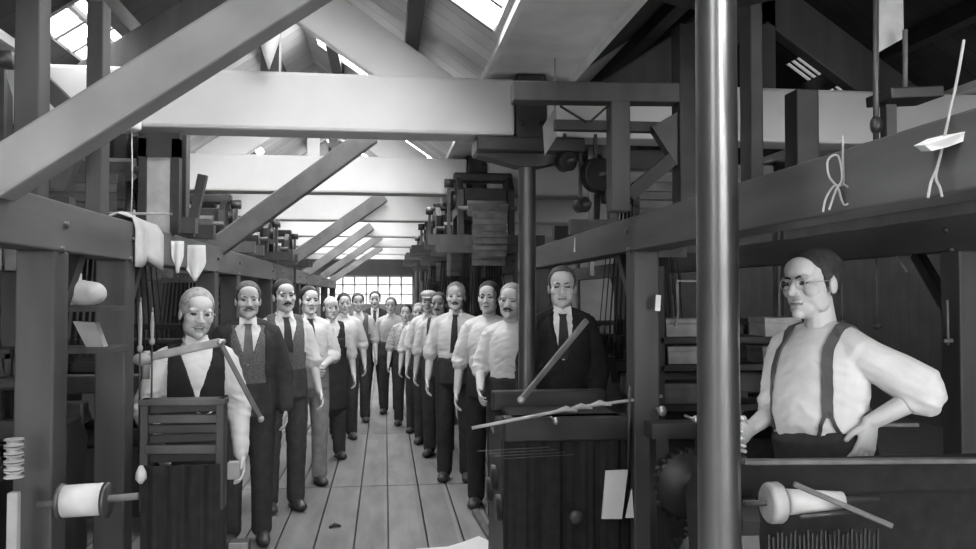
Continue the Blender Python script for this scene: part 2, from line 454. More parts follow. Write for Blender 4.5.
def person(label, px, D, ytop, rel=0.0, head=(0, 0, 0), arms=('down', 'down'), hands=(None, None), build=1.0, belly=0.0, lean=(0, 0),
           shirt=.62, sleeve='rolled', vest=None, jacket=None, jopen=.05, tie=None, braces=None, trousers=.05, tmat=None, smat=None,
           hair='short', hairm='hair_dark', moustache=None, glasses=False, skin='skin', vox=.0055, apron=None, bx=(.088, .088), bag=.012, watch=False, cap=None, waist=1.07, legs=(0, 0), collar=True, shoes=True):
    p0 = P(px, 295, D); x0 = p0.x
    H = P(px, ytop, D).z; s = H/1.752
    rz = -math.atan2(x0, D) + R(rel)
    root = thing('person', label, 'person', (x0, D, 0), rz, None)
    def T(p):
        p = V(p); k = max(0, p.z-.95)
        return V(((p.x*build + lean[0]*k), (p.y*(1+.4*(build-1)) + lean[1]*k), p.z))*s
    def torso_rows(off, z0, z1, step=.04):
        n = max(2, int((z1-z0)/step)+1); pts, rad = [], []
        for i in range(n):
            z = z0+(z1-z0)*i/(n-1); rx, ry, yo = interp(TORSO, z)
            bl = belly*math.exp(-((z-1.12)/.13)**2)
            pts.append(T((0, yo-bl*.6, z))); rad.append(((rx*build+off)*s, (ry+off+bl*.5)*s))
        return pts, rad
    def torso(mb, off, z0, z1):
        pts, rad = torso_rows(off, z0, z1)
        # rings kept level
        mb.loft(pts, rad, 24, side=(1, 0, 0))
    joints = []
    for i, sg in enumerate((-1, 1)):
        a = arms[i]; e, w_ = ARM[a] if isinstance(a, str) else a
        S = T((sg*.160, .006, 1.378)); E = T((sg*e[0], e[1], e[2])); W = T((sg*w_[0], w_[1], w_[2]))
        joints.append((S, E, W))
    def arm(mb, i, off, upto, baggy=0.0):
        S, E, W = joints[i]
        pts = [S, S.lerp(E, .5), S.lerp(E, .9), E.lerp(W, .12)]
        rad = [(.056+off*.45)*s, (.049+off+baggy*.4)*s, (.042+off+baggy)*s, (.042+off+baggy)*s]
        if upto > .12:
            for t in (.35, .7, 1.0):
                if t <= upto+1e-3: pts.append(E.lerp(W, t)); rad.append(((.042-.016*t)+off+baggy*.6*(1-t))*s)
        mb.loft(pts, rad, 12)
    # ---------------- body: one continuous surface
    hc = T((0, -.012, 1.622)); hm = Matrix.Translation(hc) @ Euler((R(head[1]), R(head[2]), R(head[0])), 'XYZ').to_matrix().to_4x4() @ Matrix.Scale(s*1.06, 4)
    mb = MB()
    torso(mb, -.004, .88, 1.40)
    for sg in (-1, 1): mb.loft([T((sg*.158, .006, 1.378)), T((sg*.09, .012, 1.415)), T((0, .016, 1.45))], [.054*s, .052*s, .05*s], 12)
    mb.loft([T((0, .018, 1.42)), T((0, .010, 1.50)), hm @ V((0, .012, -.05))], [.062*s, .054*s, .053*s], 14)
    for i, sg in enumerate((-1, 1)):
        S, E, W = joints[i]
        arm(mb, i, 0, 1.0)
        # hand
        d = (W-E).normalized() if hands[i] is None else V(hands[i][0]).normalized()
        nrm = V((-sg, 0, 0)) if hands[i] is None else V(hands[i][1])
        nrm = (nrm - d*nrm.dot(d)).normalized(); t = d.cross(nrm)
        if t.y > 0: t = -t                                  # thumb to the front
        K = W + d*.088*s
        mb.loft([W - d*.01*s, W + d*.035*s, K], [(.027*s, .021*s), (.038*s, .016*s), (.041*s, .0135*s)], 12, side=t)
        for k, (o, ln) in enumerate(((.031, .068), (.0105, .078), (-.0105, .073), (-.031, .058))):
            b0 = K - d*.012*s + t*o*s; fan = (d + t*o*3.2).normalized()
            b1 = b0 + (fan*ln*.5 + nrm*.008)*s; b2 = b1 + (fan*.62 + nrm*.62).normalized()*ln*.34*s; b3 = b2 + (fan*.3 + nrm*.9).normalized()*ln*.26*s
            mb.loft([b0, b1, b2, b3], [.0100*s, .0094*s, .0088*s, .0078*s], 8)
        q0 = W + d*.028*s + t*.028*s; q1 = q0 + (d*.6 + t*.75 + nrm*.25).normalized()*.036*s; q2 = q1 + (d*.9 + t*.3 + nrm*.4).normalized()*.032*s
        mb.loft([q0, q1, q2], [.0135*s, .0112*s, .0092*s], 8)
        # legs and feet
        hp, kn, an = T((sg*.088, 0, .90)), T((sg*(.098+legs[i]*.2), -.02, .49)), V((sg*(.10+legs[i]), .015, .085))*s
        mb.loft([hp, kn, an], [.082*s, .056*s, .042*s], 12)
        mb.loft([an + V((0, .045, -.035))*s, an + V((0, -.05, -.035))*s, an + V((sg*.01, -.14, -.055))*s], [(.033*s, .03*s), (.038*s, .032*s), (.036*s, .018*s)], 10, side=(1, 0, 0))
    def he(c, r): 
        q = bmesh.ops.create_uvsphere(mb.bm, u_segments=18, v_segments=12, radius=1.0, matrix=hm @ Matrix.Translation(V(c)) @ Matrix.Diagonal((*r, 1)))
    he((0, .016, .036), (.074, .094, .084)); he((0, -.028, -.022), (.063, .060, .088)); he((0, -.045, -.080), (.046, .046, .036))
    he((0, -.078, -.099), (.023, .018, .018)); he((0, -.052, .045), (.058, .045, .045))
    for sg in (-1, 1):
        he((sg*.030, -.080, .020), (.026, .013, .009)); he((sg*.043, -.058, -.022), (.024, .027, .024)); he((sg*.031, -.071, .001), (.014, .014, .011))
        he((sg*.074, .010, -.010), (.009, .018, .030)); he((sg*.045, -.02, -.060), (.017, .04, .034)); he((sg*.040, -.040, -.045), (.022, .03, .035)); he((sg*.012, -.098, -.034), (.009, .011, .008))
    he((0, -.089, -.060), (.024, .010, .006)); he((0, -.088, -.073), (.021, .010, .006))
    mb.loft([hm @ V((0, -.084, .012)), hm @ V((0, -.098, -.016)), hm @ V((0, -.106, -.033))], [.008*s, .0105*s, .013*s], 10)
    me = remesh(mb, vox*s, 3, .4)
    body = link('body', me, [M[skin], M['eye'], M[hairm], M['lip']], root)
    hi = hm.inverted()
    for pl in me.polygons:
        c = hi @ pl.center
        if c.y > -.055 or abs(c.x) > .06 or c.z < -.1 or c.z > .05: continue
        ax = abs(c.x)
        if ((ax-.031)/.0145)**2 + ((c.z-.001)/.0062)**2 < 1: pl.material_index = 1
        elif ax < .023 and abs(c.z+.0665) < .0052 and c.y < -.07: pl.material_index = 3
    # ---------------- hair
    if cap is None:
        NP[0] += 1; sd = NP[0]*7.3
        q = MB(); bmesh.ops.create_icosphere(q.bm, subdivisions=5 if D < 5 else 4, radius=1.0)
        top = {'short': .070, 'receding': .094, 'bald': .5, 'crop': .076}[hair]
        for v in q.bm.verts:
            c = V((v.co.x*.0785, .019+v.co.y*.097, .037+v.co.z*.087)); y, ax = c.y, abs(c.x)
            zl = interp([(-.09, top), (-.062, top-.004), (-.035, top-.028 if hair != 'receding' else top-.006), (-.018, .0), (.0, -.028), (.012, .028), (.03, .012), (.05, -.055), (.13, -.07)], y)[0]
            g = c.z - zl
            if hair == 'bald': g = min(c.z + .05, .052 - c.z, y + .008)
            n_ = noise.noise(V((c.x*60+sd, c.y*60, c.z*25)))*.5 + noise.noise(V((c.x*170, c.y*170+sd, c.z*60)))*.3
            g += .006*n_
            t = min(1, max(0, .5 + g/.012)); bulk = {'short': 1.035, 'crop': 1.03, 'receding': 1.03, 'bald': 1.02}[hair]
            f = .90 + (bulk + .022*n_ - .90)*t
            v.co = V((c.x*f, .019+(c.y-.019)*f, .037+(c.z-.037)*f))
        for f in q.bm.faces: f.smooth = True
        m_ = q.mesh('hair'); m_.transform(hm)
        link('hair', m_, M[hairm], root)
    else:
        q = MB(); q.ell((0, .005, .085), (.092, .112, .048)); q.lathe((0, .01, .055), [(.083, 0), (.085, .025)], 24)
        q.prism([V((-.065, -.075, .052)), V((-.045, -.125, .045)), V((0, -.142, .043)), V((.045, -.125, .045)), V((.065, -.075, .052))], (0, 0, 0), (0, 0, .008))
        m_ = q.mesh('cap'); m_.transform(hm); link('cap', m_, tone(cap), root)
        q = MB(); bmesh.ops.create_uvsphere(q.bm, u_segments=24, v_segments=16, radius=1.0, matrix=Matrix.Translation((0, .019, .030)) @ Matrix.Diagonal((.078, .097, .08, 1)))
        m_ = cut(q.mesh('hair'), lambda c: c.y > .02 and -.06 < c.z < .06, .005); m_.transform(hm); link('hair', m_, M[hairm], root)
    q = MB()
    for sg in (-1, 1): q.loft([(sg*.012, -.0895, .019), (sg*.028, -.0925, .0235), (sg*.050, -.079, .018)], [.0035, .0042, .002], 8)
    m_ = q.mesh('eyebrows'); m_.transform(hm); link('eyebrows', m_, M[hairm], root)
    if moustache:
        q = MB()
        for sg in (-1, 1): q.loft([(0, -.100, -.049), (sg*.016, -.098, -.052), (sg*.034, -.084, -.062)], [.0055, .007, .003], 8)
        m_ = q.mesh('moustache'); m_.transform(hm); link('moustache', m_, M[moustache], root)
    if glasses:
        q = MB()
        for sg in (-1, 1):
            q.ring((sg*.032, -.094, .0), .019, .0016, (0, 1, 0), 24, 6); q.tube([(sg*.051, -.093, .003), (sg*.074, -.06, .004), (sg*.079, .0, .004)], .0016, 6)
        q.tube([(-.013, -.095, .004), (0, -.104, .007), (.013, -.095, .004)], .0016, 6)
        m_ = q.mesh('spectacles'); m_.transform(hm); link('spectacles', m_, M['steel'], root)
    # ---------------- clothes
    cv = vox*1.5*s
    mb = MB(); torso(mb, .010, waist-.05, 1.395)
    for sg in (-1, 1): mb.loft([T((sg*.158, .006, 1.376)), T((sg*.09, .012, 1.413)), T((0, .018, 1.443))], [.067*s, .062*s, .060*s], 12)
    upto = 1.0 if sleeve == 'long' else .12
    for i in (0, 1): arm(mb, i, .014 if upto < 1 else .012, upto, bag)
    if upto < 1:
        for i in (0, 1):
            S, E, W = joints[i]; mb.loft([E.lerp(W, .06), E.lerp(W, .2)], [(.052+bag)*s, (.048+bag)*s], 14)
    sm = wrinkle(remesh(mb, cv, int(5*(.0055/vox)**2)), .0085, D*3, s)
    sh_mat = M[smat] if smat else tone(shirt, .06)
    sh = link('shirt', sm, sh_mat, root)
    outer = sm
    if collar:
        q = MB(); nk = T((0, .008, 1.492)); ax = (hc - T((0, .02, 1.42))).normalized()
        q.lathe(nk - ax*.026*s, [(.066*s, 0), (.0665*s, .02*s), (.061*s, .030*s), (.056*s, .030*s), (.058*s, 0)], 24, ax)
        for sg in (-1, 1): q.prism([T((sg*.004, -.052, 1.497)), T((sg*.055, -.040, 1.512)), T((sg*.058, -.078, 1.438))], (0, 0, 0), V((0, -.006, 0))*s)
        q.build('collar', tone(.74, .04), root)
    if vest is not None:
        mb = MB(); torso(mb, .020, 1.01, 1.39)
        for sg in (-1, 1): mb.loft([T((sg*.135, .006, 1.392)), T((sg*.08, .012, 1.42)), T((0, .018, 1.448))], [.073*s, .070*s, .068*s], 12)
        vm = remesh(mb, cv, 2)
        def vk(c):
            z, x, y = c.z/s, c.x/s - lean[0]*max(0, c.z/s-.95), c.y/s
            g = .146 - abs(x) if z > 1.20 else 1
            if z > 1.36: g = min(g, abs(x) - .062)
            if y < .03 and z > 1.18: g = min(g, abs(x) - (z-1.20)*.36)
            return g*s
        vm = tuck(vm, vk, cv)
        vo = link('waistcoat', vm, M['tweed'] if vest == 'tweed' else tone(vest, .15), root); outer = vm
    if jacket is not None:
        mb = MB(); torso(mb, .030, .80, 1.40)
        for sg in (-1, 1): mb.loft([T((sg*.164, .006, 1.376)), T((sg*.09, .012, 1.418)), T((0, .022, 1.455))], [.080*s, .074*s, .070*s], 12)
        for i in (0, 1): arm(mb, i, .024, 1.0, .008)
        jm = remesh(mb, cv, 2)
        def jk(c):
            z, x, y = c.z/s, c.x/s - lean[0]*max(0, c.z/s-.95), c.y/s
            if z > 1.46: return (abs(x) - .066)*s
            if y > -.03: return 1
            lim = (z-1.14)*.25 if z > 1.14 else -.05
            if jopen: lim = max(lim, jopen + max(0, (1.14-z)*.12))
            return (abs(x) - lim)*s
        jm = tuck(wrinkle(jm, .007, D*7, s, (7, 7, 14)), jk, cv) if True else tuck(jm, jk, cv)
        jo = link('jacket', jm, M['tweed'] if jacket == 'tweed' else tone(jacket, .15), root)
    # trousers
    mb = MB(); torso(mb, .024, .86, waist)
    for i, sg in enumerate((-1, 1)):
        mb.loft([T((sg*.086, 0, .92)), T((sg*.096, -.008, .70)), T((sg*(.098+legs[i]*.2), -.018, .49)), V((sg*(.10+legs[i]*.7), .0, .28))*s, V((sg*(.10+legs[i]), .005, .075))*s], [.098*s, .090*s, .076*s, .070*s, .068*s], 14)
    tm = wrinkle(remesh(mb, cv, 3), .0065, D*5+3, s, (10, 10, 13)); link('trousers', tm, M[tmat] if tmat else tone(trousers, .18), root)
    if shoes:
        for i, sg in enumerate((-1, 1)):
            q = MB(); ax = V((sg*(.10+legs[i]), .015, 0))*s
            q.loft([ax + V((0, .062, .045))*s, ax + V((0, .02, .055))*s, ax + V((sg*.006, -.08, .045))*s, ax + V((sg*.010, -.16, .036))*s], [(.034*s, .040*s), (.041*s, .052*s), (.047*s, .040*s), (.040*s, .028*s)], 14, side=(1, 0, 0))
            q.box(ax + V((0, .055, .012))*s, (.07*s, .06*s, .024*s)).build('shoe', M['leather'], root)
    tree = BVHTree.FromPolygons([v.co[:] for v in outer.vertices], [tuple(p.vertices) for p in outer.polygons])
    tshirt = BVHTree.FromPolygons([v.co[:] for v in sm.vertices], [tuple(p.vertices) for p in sm.polygons])
    def front(x, z, tr, sgn=-1):
        h = tr.ray_cast(V((x*s + lean[0]*max(0, z-.95)*s, sgn*1.0, z*s)), V((0, -sgn, 0)))
        return h[0], h[1]
    def ribbon(name, pts, wd, m, th=.004):
        """pts: (point, normal, width factor) along a surface"""
        q = MB(); rows = []
        for i, (p, n, k) in enumerate(pts):
            d = (pts[min(i+1, len(pts)-1)][0] - pts[max(i-1, 0)][0]).normalized(); sd = d.cross(n).normalized()
            rows.append([q.bm.verts.new(p + sd*wd*k*.5*e*s + n*h*s) for e, h in ((-1, .001), (1, .001), (1, th+.003), (-1, th+.003))])
        for a, b in zip(rows, rows[1:]):
            for k in range(4): q.bm.faces.new((a[k], a[(k+1) % 4], b[(k+1) % 4], b[k]))
        q.bm.faces.new(rows[0][::-1]); q.bm.faces.new(rows[-1])
        return q.build(name, m, root)
    if tie is not None:
        pts = []
        z1 = 1.13 if vest is None else 1.20
        for i in range(12):
            z = 1.466 - (1.466-z1)*i/11; h = front(0, z, tshirt)
            if h[0] is not None: pts.append((h[0], V((0, -1, 0)), .85 if i == 0 else (.62 if i == 1 else .62+.055*i)))
        if len(pts) > 2:
            q = ribbon('necktie', pts, .062, tone(tie, .2), .006)
    if braces is not None:
        for sg in (-1, 1):
            pts = []
            for i in range(13):
                z = waist+.07+(1.40-waist-.07)*i/12; b0 = bx[0 if sg < 0 else 1]; x = sg*(b0 + (.098-b0)*(i/12)**2); h = front(x, z, tshirt)
                if h[0] is not None: pts.append((h[0], h[1], 1))
            for i in range(7):
                y = -.055+.11*i/6; h = tshirt.ray_cast(V((sg*.098*s + lean[0]*.48*s, y*s, 2*s)), V((0, 0, -1)))
                if h[0] is not None: pts.append((h[0], h[1], 1))
            for i in range(10):
                z = 1.38-.30*i/9; x = sg*(.094-.06*i/9); h = front(x, z, tshirt, 1)
                if h[0] is not None: pts.append((h[0], h[1], 1))
            st = ribbon('suspender', pts, .036, tone(braces, .1), .004)
            for e in (-1, 1):
                tp = []
                for i in range(5):
                    z = waist+.09-.085*i/4; x = sg*bx[0 if sg < 0 else 1] + e*.004 + e*.026*i/4; h = front(x, z, tshirt)
                    if h[0] is not None: tp.append((h[0], h[1], 1))
                if len(tp) > 2: ribbon('suspender_tab', tp, .013, M['leather'], .005)
    if apron is not None:
        mb = MB(); torso(mb, .034, .55, 1.28)
        am = remesh(mb, cv, 2)
        am = cut(am, lambda c: c.y < -.02 and abs(c.x/s) < (.19 if c.z/s < 1.08 else .12), .006)
        link('apron', am, tone(apron, .12), root)
    if watch:
        pts = []
        for i in range(7):
            x = -.01 + .10*i/6; z = 1.14 - .022*math.sin(math.pi*i/6); h = front(x, z, tree)
            if h[0] is not None: pts.append(h[0] + V((0, -.004, 0)))
        if len(pts) > 3: MB().tube(pts, .0035, 6).build('watch_chain', M['steel'], root)
    return root
# ---- right foreground
person('man in suspenders and white shirt with hand on hip, close to the camera', 829, 2.72, 246, rel=-37, head=(-3, 2, -3), vox=.0036, lean=(-.085, 0), bx=(.132, .112), bag=.022,
       arms=(((.20, .02, 1.17), (.13, -.23, 1.115)), ((.305, .10, 1.268), (.185, -.03, 1.165))), hands=(None, ((.0, -.30, -.95), (-1, .2, 0))),
       build=1.04, belly=.045, shirt=.62, sleeve='rolled', braces=.10, trousers=.035, hair='crop', glasses=True, collar=False, waist=1.105)
person('man in dark suit, white collar and spectacles standing behind the loom by the slim column', 562, 4.95, 266, rel=4, head=(-4, 0, 0), vox=.005,
       build=.93, jacket=.022, jopen=0, vest=.025, tie=.04, shirt=.72, sleeve='long', trousers=.03, hair='receding', hairm='hair_mid', glasses=True, arms=('down', 'bent'))
# ---- left row, near to far
person('grey-haired man in dark waistcoat and white sleeves behind the slatted frame', 194, 4.08, 288, rel=6, head=(6, 4, 5), vox=.0045, build=.96,
       vest=.022, shirt=.58, sleeve='long', trousers=.03, hair='short', hairm='hair_grey', moustache='hair_grey', glasses=True, watch=True, arms=('bent', 'down'), lean=(.02, 0))
person('man in dark jacket, tweed waistcoat and white collar behind the grey-haired man', 248, 5.5, 281, rel=2, head=(2, 0, 0), jacket=.04, jopen=.11, vest='tweed', tie=.12,
       shirt=.58, sleeve='long', trousers=.04, hair='short', hairm='hair_mid', moustache='hair_mid', skin='skin_tan', arms=('down', 'down'))
person('man with checked rolled sleeves and dark tie, one bare forearm hanging down', 284, 6.3, 279, rel=14, head=(0, 0, -3), shirt=.6, smat=None, vest='tweed', tie=.04, trousers=.055,
       hair='short', hairm='hair_dark', moustache='hair_dark', arms=('down', ((.22, .0, 1.14), (.25, -.10, .89))))
person('man in white shirt, dark tie and pale trousers with forearms folded low', 309, 7.1, 286, rel=12, head=(4, 0, 2), shirt=.60, tie=.04, trousers=.24,
       hair='short', hairm='hair_dark', arms=(((.235, .02, 1.13), (.04, -.23, 1.04)), 'front'))
person('balding man in dark waistcoat and dark apron over a white shirt', 331, 8.2, 296, rel=14, shirt=.58, vest=.03, apron=.035, trousers=.05, hair='bald', hairm='hair_mid', arms=('down', 'down'))
person('man in loose white shirt half hidden behind the balding man', 344, 9.3, 293, rel=8, shirt=.58, trousers=.05, hair='short', arms=('down', 'down'), vox=.007)
person('dark-haired man in pale shirt and waistcoat, next to the man in the long dark suit', 358, 10.5, 293, rel=4, shirt=.5, vest=.12, trousers=.05, hair='short', arms=('down', 'down'), vox=.007)
person('man in open dark suit at the far end of the aisle', 375, 11.6, 291, rel=-2, shirt=.58, jacket=.03, jopen=.035, tie=.04, sleeve='long', trousers=.035, hair='short', legs=(.03, .03), vox=.007)
# ---- right row, far to near
person('pale-shirted man at the back, last of the right row', 391, 11.2, 297, rel=-6, shirt=.45, trousers=.05, hair='short', hairm='hair_mid', vox=.007)
person('short man in checked shirt in the right row', 406, 10.2, 304, rel=-8, smat='stripe', trousers=.05, hair='short', vox=.007)
person('man with white hair and dark tie in the right row', 419, 9.6, 303, rel=-10, shirt=.62, tie=.05, trousers=.05, hair='short', hairm='hair_grey', vox=.007)
person('man in pale flat cap in the right row', 429, 8.9, 291, rel=-10, shirt=.6, trousers=.05, cap=.45, vox=.007)
person('dark-haired man with suspenders over a pale shirt behind the man with the long tie', 439, 8.2, 292, rel=-12, shirt=.56, braces=.05, trousers=.045, hair='short', hairm='hair_mid', moustache='hair_mid', skin='skin_tan')
person('man in white shirt with long dark tie and both forearms hanging, right row', 456, 7.12, 282, rel=-6, shirt=.58, tie=.035, trousers=.035, hair='receding', hairm='hair_grey', moustache='hair_mid', build=1.0, arms=('down', 'down'))
person('man in plain white shirt without a tie, left of the slim column', 489, 6.2, 281, rel=-8, head=(-5, 0, 0), shirt=.60, trousers=.025, hair='short', hairm='hair_dark', arms=('down', 'down'), collar=False)
person('man in white shirt looking from just behind the slim column', 511, 5.6, 283, rel=-8, head=(-4, 0, 4), shirt=.62, trousers=.03, hair='short', hairm='hair_grey', moustache='hair_dark', arms=('bent', 'down'), collar=False, build=.95)
# ================================================================ looms, gantries, harness heads
rnd = random.Random(3)
def gantry(label, x, y0, y1, z0, z1, posts, wd=.13, pw=.13, m='timber_y'):
    o = thing('timber_gantry', label, 'gantry', (x, y0, 0))
    q = MB().lo((-wd/2, 0, z0), (wd/2, y1-y0, z1), bev=.006); q.build('beam', M[m], o)
    for y in posts:
        p = MB().box((0, y-y0, z0/2), (pw, pw, z0), bev=.008).build('post', M['timber'], o)
        b = MB()
        for s in (-.045, .045): b.cyl((-wd/2-.012, y-y0+s*.4, z0+.05+s), (wd/2+.012, y-y0+s*.4, z0+.05+s), .013, n=8)
        b.build('bolt', M['iron_pale'], p)
        MB().bar((0, y-y0+pw/2, z0-.30), (0, y-y0+.32, z0), .05, .05).build('corner_brace', M['dark_wood'], p)
    return o
gantry('long timber gantry on posts along the left side of the aisle', -1.20, -2.3, 19.5, 1.755, 1.93, [-1.6, .6, 3.07, 3.86, 5.77, 6.61, 8.52, 9.36, 11.27, 12.1, 14.0, 16.6, 19.2])
gantry('rear timber gantry on posts behind the left looms', -2.45, -2.3, 13.5, 1.755, 1.93, [-1.6, .6, 3.02, 5.77, 8.52, 11.27])
gantry('long timber gantry on posts along the right side of the aisle', 1.17, -2.3, 13.5, 1.80, 1.955, [-1.6, .3, 3.64, 6.1, 7.0, 8.85, 9.75, 11.6], pw=.12)
gantry('rear timber gantry on posts behind the right looms', 2.6, -2.3, 13.5, 1.80, 1.955, [-1.6, .6, 3.42, 6.1, 8.85, 11.6])
def side_frame(x, d, h, t=.05):
    """cast iron loom end: feet, arch and a bowed top"""
    q = MB(); y = d/2
    out = [(-y, 0), (-y+.12, 0), (-y+.16, .18), (-y+.30, .42), (y-.30, .42), (y-.16, .18), (y-.12, 0), (y, 0), (y, .22), (y-.06, .75), (y-.02, h-.18), (y-.10, h-.08), (.06, h-.10), (0, h), (-.12, h), (-.20, h-.16), (-y+.06, h-.2), (-y+.02, .7), (-y, .22)]
    q.prism([V((0, a, b)) for a, b in out], (x-t/2, 0, 0), (t, 0, 0))
    for a, b in ((-.18, .62), (.18, .62), (0, .72)): q.cyl((x-t/2-.02, a, b), (x+t/2+.02, a, b), .06, n=14)
    return q
def loom(label, x, y, W, d=.95, h=1.15, cloth='cloth_dark', group='looms along the mill'):
    o = thing('weaving_loom', label, 'loom', (x, y, 0), 0, group); w = W/2
    for s in (-1, 1): side_frame(s*(w-.03), d, h).build('side_frame', M['iron'], o)
    MB().lo((-w, -d/2-.02, h-.20), (w, -d/2+.09, h-.08), bev=.012).build('breast_beam', M['timber'], o)
    MB().lo((-w, d/2-.10, h-.12), (w, d/2-.02, h-.02), bev=.01).build('back_rail', M['dark_wood'], o)
    q = MB().cyl((-w+.06, -d/2+.12, .62), (w-.06, -d/2+.12, .62), .075).build('cloth_roller', M[cloth], o)
    for s in (-1, 1): MB().cyl((s*(w-.07), -d/2+.12, .62), (s*(w-.045), -d/2+.12, .62), .12).build('flange', M['iron_pale'], q)
    q = MB().cyl((-w+.06, d/2-.16, .55), (w-.06, d/2-.16, .55), .12).build('warp_beam', M['cloth_dark'], o)
    for s in (-1, 1): MB().cyl((s*(w-.10), d/2-.16, .55), (s*(w-.07), d/2-.16, .55), .22, n=28).build('flange', M['iron'], q)
    MB().lo((-w+.05, -.14, h-.10), (w-.05, -.06, h-.02), bev=.01).lo((-w+.12, -.12, h-.02), (w-.12, -.09, h+.09)).lo((-w+.05, -.14, h+.09), (w-.05, -.07, h+.14), bev=.015).build('sley', M['dark_wood'], o)
    for k in range(4):
        yy = .02+.07*k; q = MB()
        q.lo((-w+.15, yy, h+.20), (w-.15, yy+.018, h+.235)).lo((-w+.15, yy, h-.22), (w-.15, yy+.018, h-.185))
        for s in (-1, 1): q.lo((s*(w-.16)-.012, yy, h-.2), (s*(w-.16)+.012, yy+.018, h+.22))
        n = int(W/.05)
        for i in range(n): q.lo((-w+.2+i*(W-.4)/n-.002, yy+.006, h-.2), (-w+.2+i*(W-.4)/n+.002, yy+.012, h+.21))
        q.build('heald_frame', M['dark_wood'], o)
    MB().lo((-w+.1, -d/2+.03, h-.115), (w-.1, d/2-.05, h-.105)).build('warp_sheet', M[cloth], o)
    for s in (-1, 1): MB().bar((s*(w-.10), -.10, .25), (s*(w-.16), -.20, h+.10), .03, .045, bev=.005).build('picking_stick', M['mid_wood'], o)
    q = MB().lo((-w+.02, -d/2+.02, .12), (w-.02, -d/2+.05, .58)).build('apron_board', M['dark_wood'], o)
    MB().cyl((w+.0, .10, .55), (w+.05, .10, .55), .20, n=28).build('drive_wheel', M['iron'], o)
    return o
def jacquard(label, x, y, z, W=.62, d=.55, h=.72, side=1):
    """harness machine: iron cheeks, needle box, card cylinder with its chain of pasteboards, cords down to the loom"""
    o = thing('jacquard_machine', label, 'jacquard machine', (x, y, z), 0, 'jacquard machines on the gantries'); w = W/2
    for sy in (-1, 1): MB().lo((-w-.28, sy*(d/2)-.04, 0), (w+.28, sy*(d/2)+.04, .09)).build('bed_timber', M['timber'], o)
    for s in (-1, 1):
        q = MB(); pl = [(-d/2, .09), (-d/2+.06, .09), (-d/2+.1, h*.45), (d/2-.1, h*.45), (d/2-.06, .09), (d/2, .09), (d/2-.02, h*.8), (d/4, h), (-d/4, h), (-d/2+.02, h*.8)]
        q.prism([V((0, a, b)) for a, b in pl], (s*w-.025, 0, 0), (.05, 0, 0)); q.cyl((s*w-.05, 0, h*.72), (s*w+.05, 0, h*.72), .07, n=14)
        q.build('cheek', M['iron'], o)
    MB().lo((-w+.03, -d/2+.08, h*.36), (w-.03, d/2-.08, h*.84), bev=.01).build('needle_box', M['dark_wood'], o)
    MB().lo((-w-.04, -.07, h-.02), (w+.04, .07, h+.06), bev=.015).build('cross_head', M['iron'], o)
    q = MB().box((0, -d/2-.06, h*.52), (W-.10, .11, .11), rot=(R(20), 0, 0)); q.cyl((-w-.03, -d/2-.06, h*.52), (w+.03, -d/2-.06, h*.52), .02, n=10)
    cy = q.build('card_cylinder', M['mid_wood'], o)
    q = MB()
    for k in range(9):
        zz = h*.52 - .05 - k*.052; yy = -d/2-.13 - .015*math.sin(k*.8)
        q.box((0, yy, zz), (W-.16, .006, .046), rot=(R(8*math.sin(k*1.3)), 0, 0))
        if k < 7: q.box((0, yy-.13, zz-.03), (W-.16, .006, .046), rot=(R(-8*math.sin(k*1.7)), 0, 0))
    q.build('card_chain', M['pattern_card'], o)
    q = MB()
    for i in range(15):
        for j in range(3):
            xa = -w+.08+i*(W-.16)/14; ya = -.1+.1*j
            q.bar((xa, ya, h*.36), (xa*1.5, ya*1.3, -.72), .006, .006)
    q.build('harness_cords', M['cloth_dark'], o)
    MB().bar((side*(w+.08), .0, h*.95), (side*(w+.08), .0, -.25), .03, .03).cyl((side*(w+.04), 0, h*.95), (side*(w+.12), 0, h*.95), .04, n=10).build('lift_rod', M['iron_pale'], o)
    return o
# ---- looms beside the aisle
loom('dark loom of the grey-haired man, nearest on the left', -1.83, 3.42, 1.04)
LW = [(-1.83, 6.2, 'loom behind the second left gantry bay, beside the man in the tweed waistcoat'), (-1.83, 8.95, 'third loom on the left, behind the left row of men'), (-1.83, 11.7, 'fourth loom on the left, behind the far end of the left row'),
      (1.885, 6.55, 'loom behind the slim column and the two white shirts'), (1.885, 9.3, 'third loom on the right, behind the right row of men'), (1.885, 12.05, 'fourth loom on the right, behind the far end of the right row')]
for x, y, lb in LW: loom(lb, x, y, 1.04 if x < 0 else 1.26, group='looms along the mill')
loom('dark loom behind the man in suspenders, against the gloom', 2.06, 5.3, 1.26, h=1.2)
# ---- harness heads
for x, y, z, W, d, h, lb, sd in [
    (-1.62, 5.15, 1.955, .52, .5, .68, 'jacquard machine on the left gantry under the nearest tie beam', 1),
    (-1.62, 7.3, 1.955, .52, .5, .45, 'jacquard machine on the left gantry under the second tie beam', 1),
    (-1.50, 8.9, 1.955, .55, .5, .42, 'jacquard machine on the left gantry under the third tie beam', 1),
    (-1.48, 10.5, 1.955, .55, .5, .40, 'jacquard machine on the left gantry farthest down the aisle', 1),
    (-2.05, 3.7, 1.955, .7, .5, .68, 'dark jacquard machine at the far left behind the pale raking brace', 1),
    (1.66, 5.2, 1.975, .50, .5, .66, 'jacquard machine right of the slim column on the right gantry', -1),
    (.86, 7.25, 2.022, .44, .6, .60, 'jacquard machine above the men in white shirts, nearest of the right-hand cluster', -1),
    (.80, 8.75, 2.022, .50, .6, .50, 'jacquard machine second in the right-hand cluster over the aisle', -1),
    (.78, 10.25, 2.022, .5, .6, .45, 'jacquard machine third in the right-hand cluster over the aisle', -1),
    (.80, 11.9, 2.022, .5, .6, .42, 'jacquard machine farthest in the right-hand cluster', -1)]:
    jacquard(lb, x, y, z, W, d, h, sd)
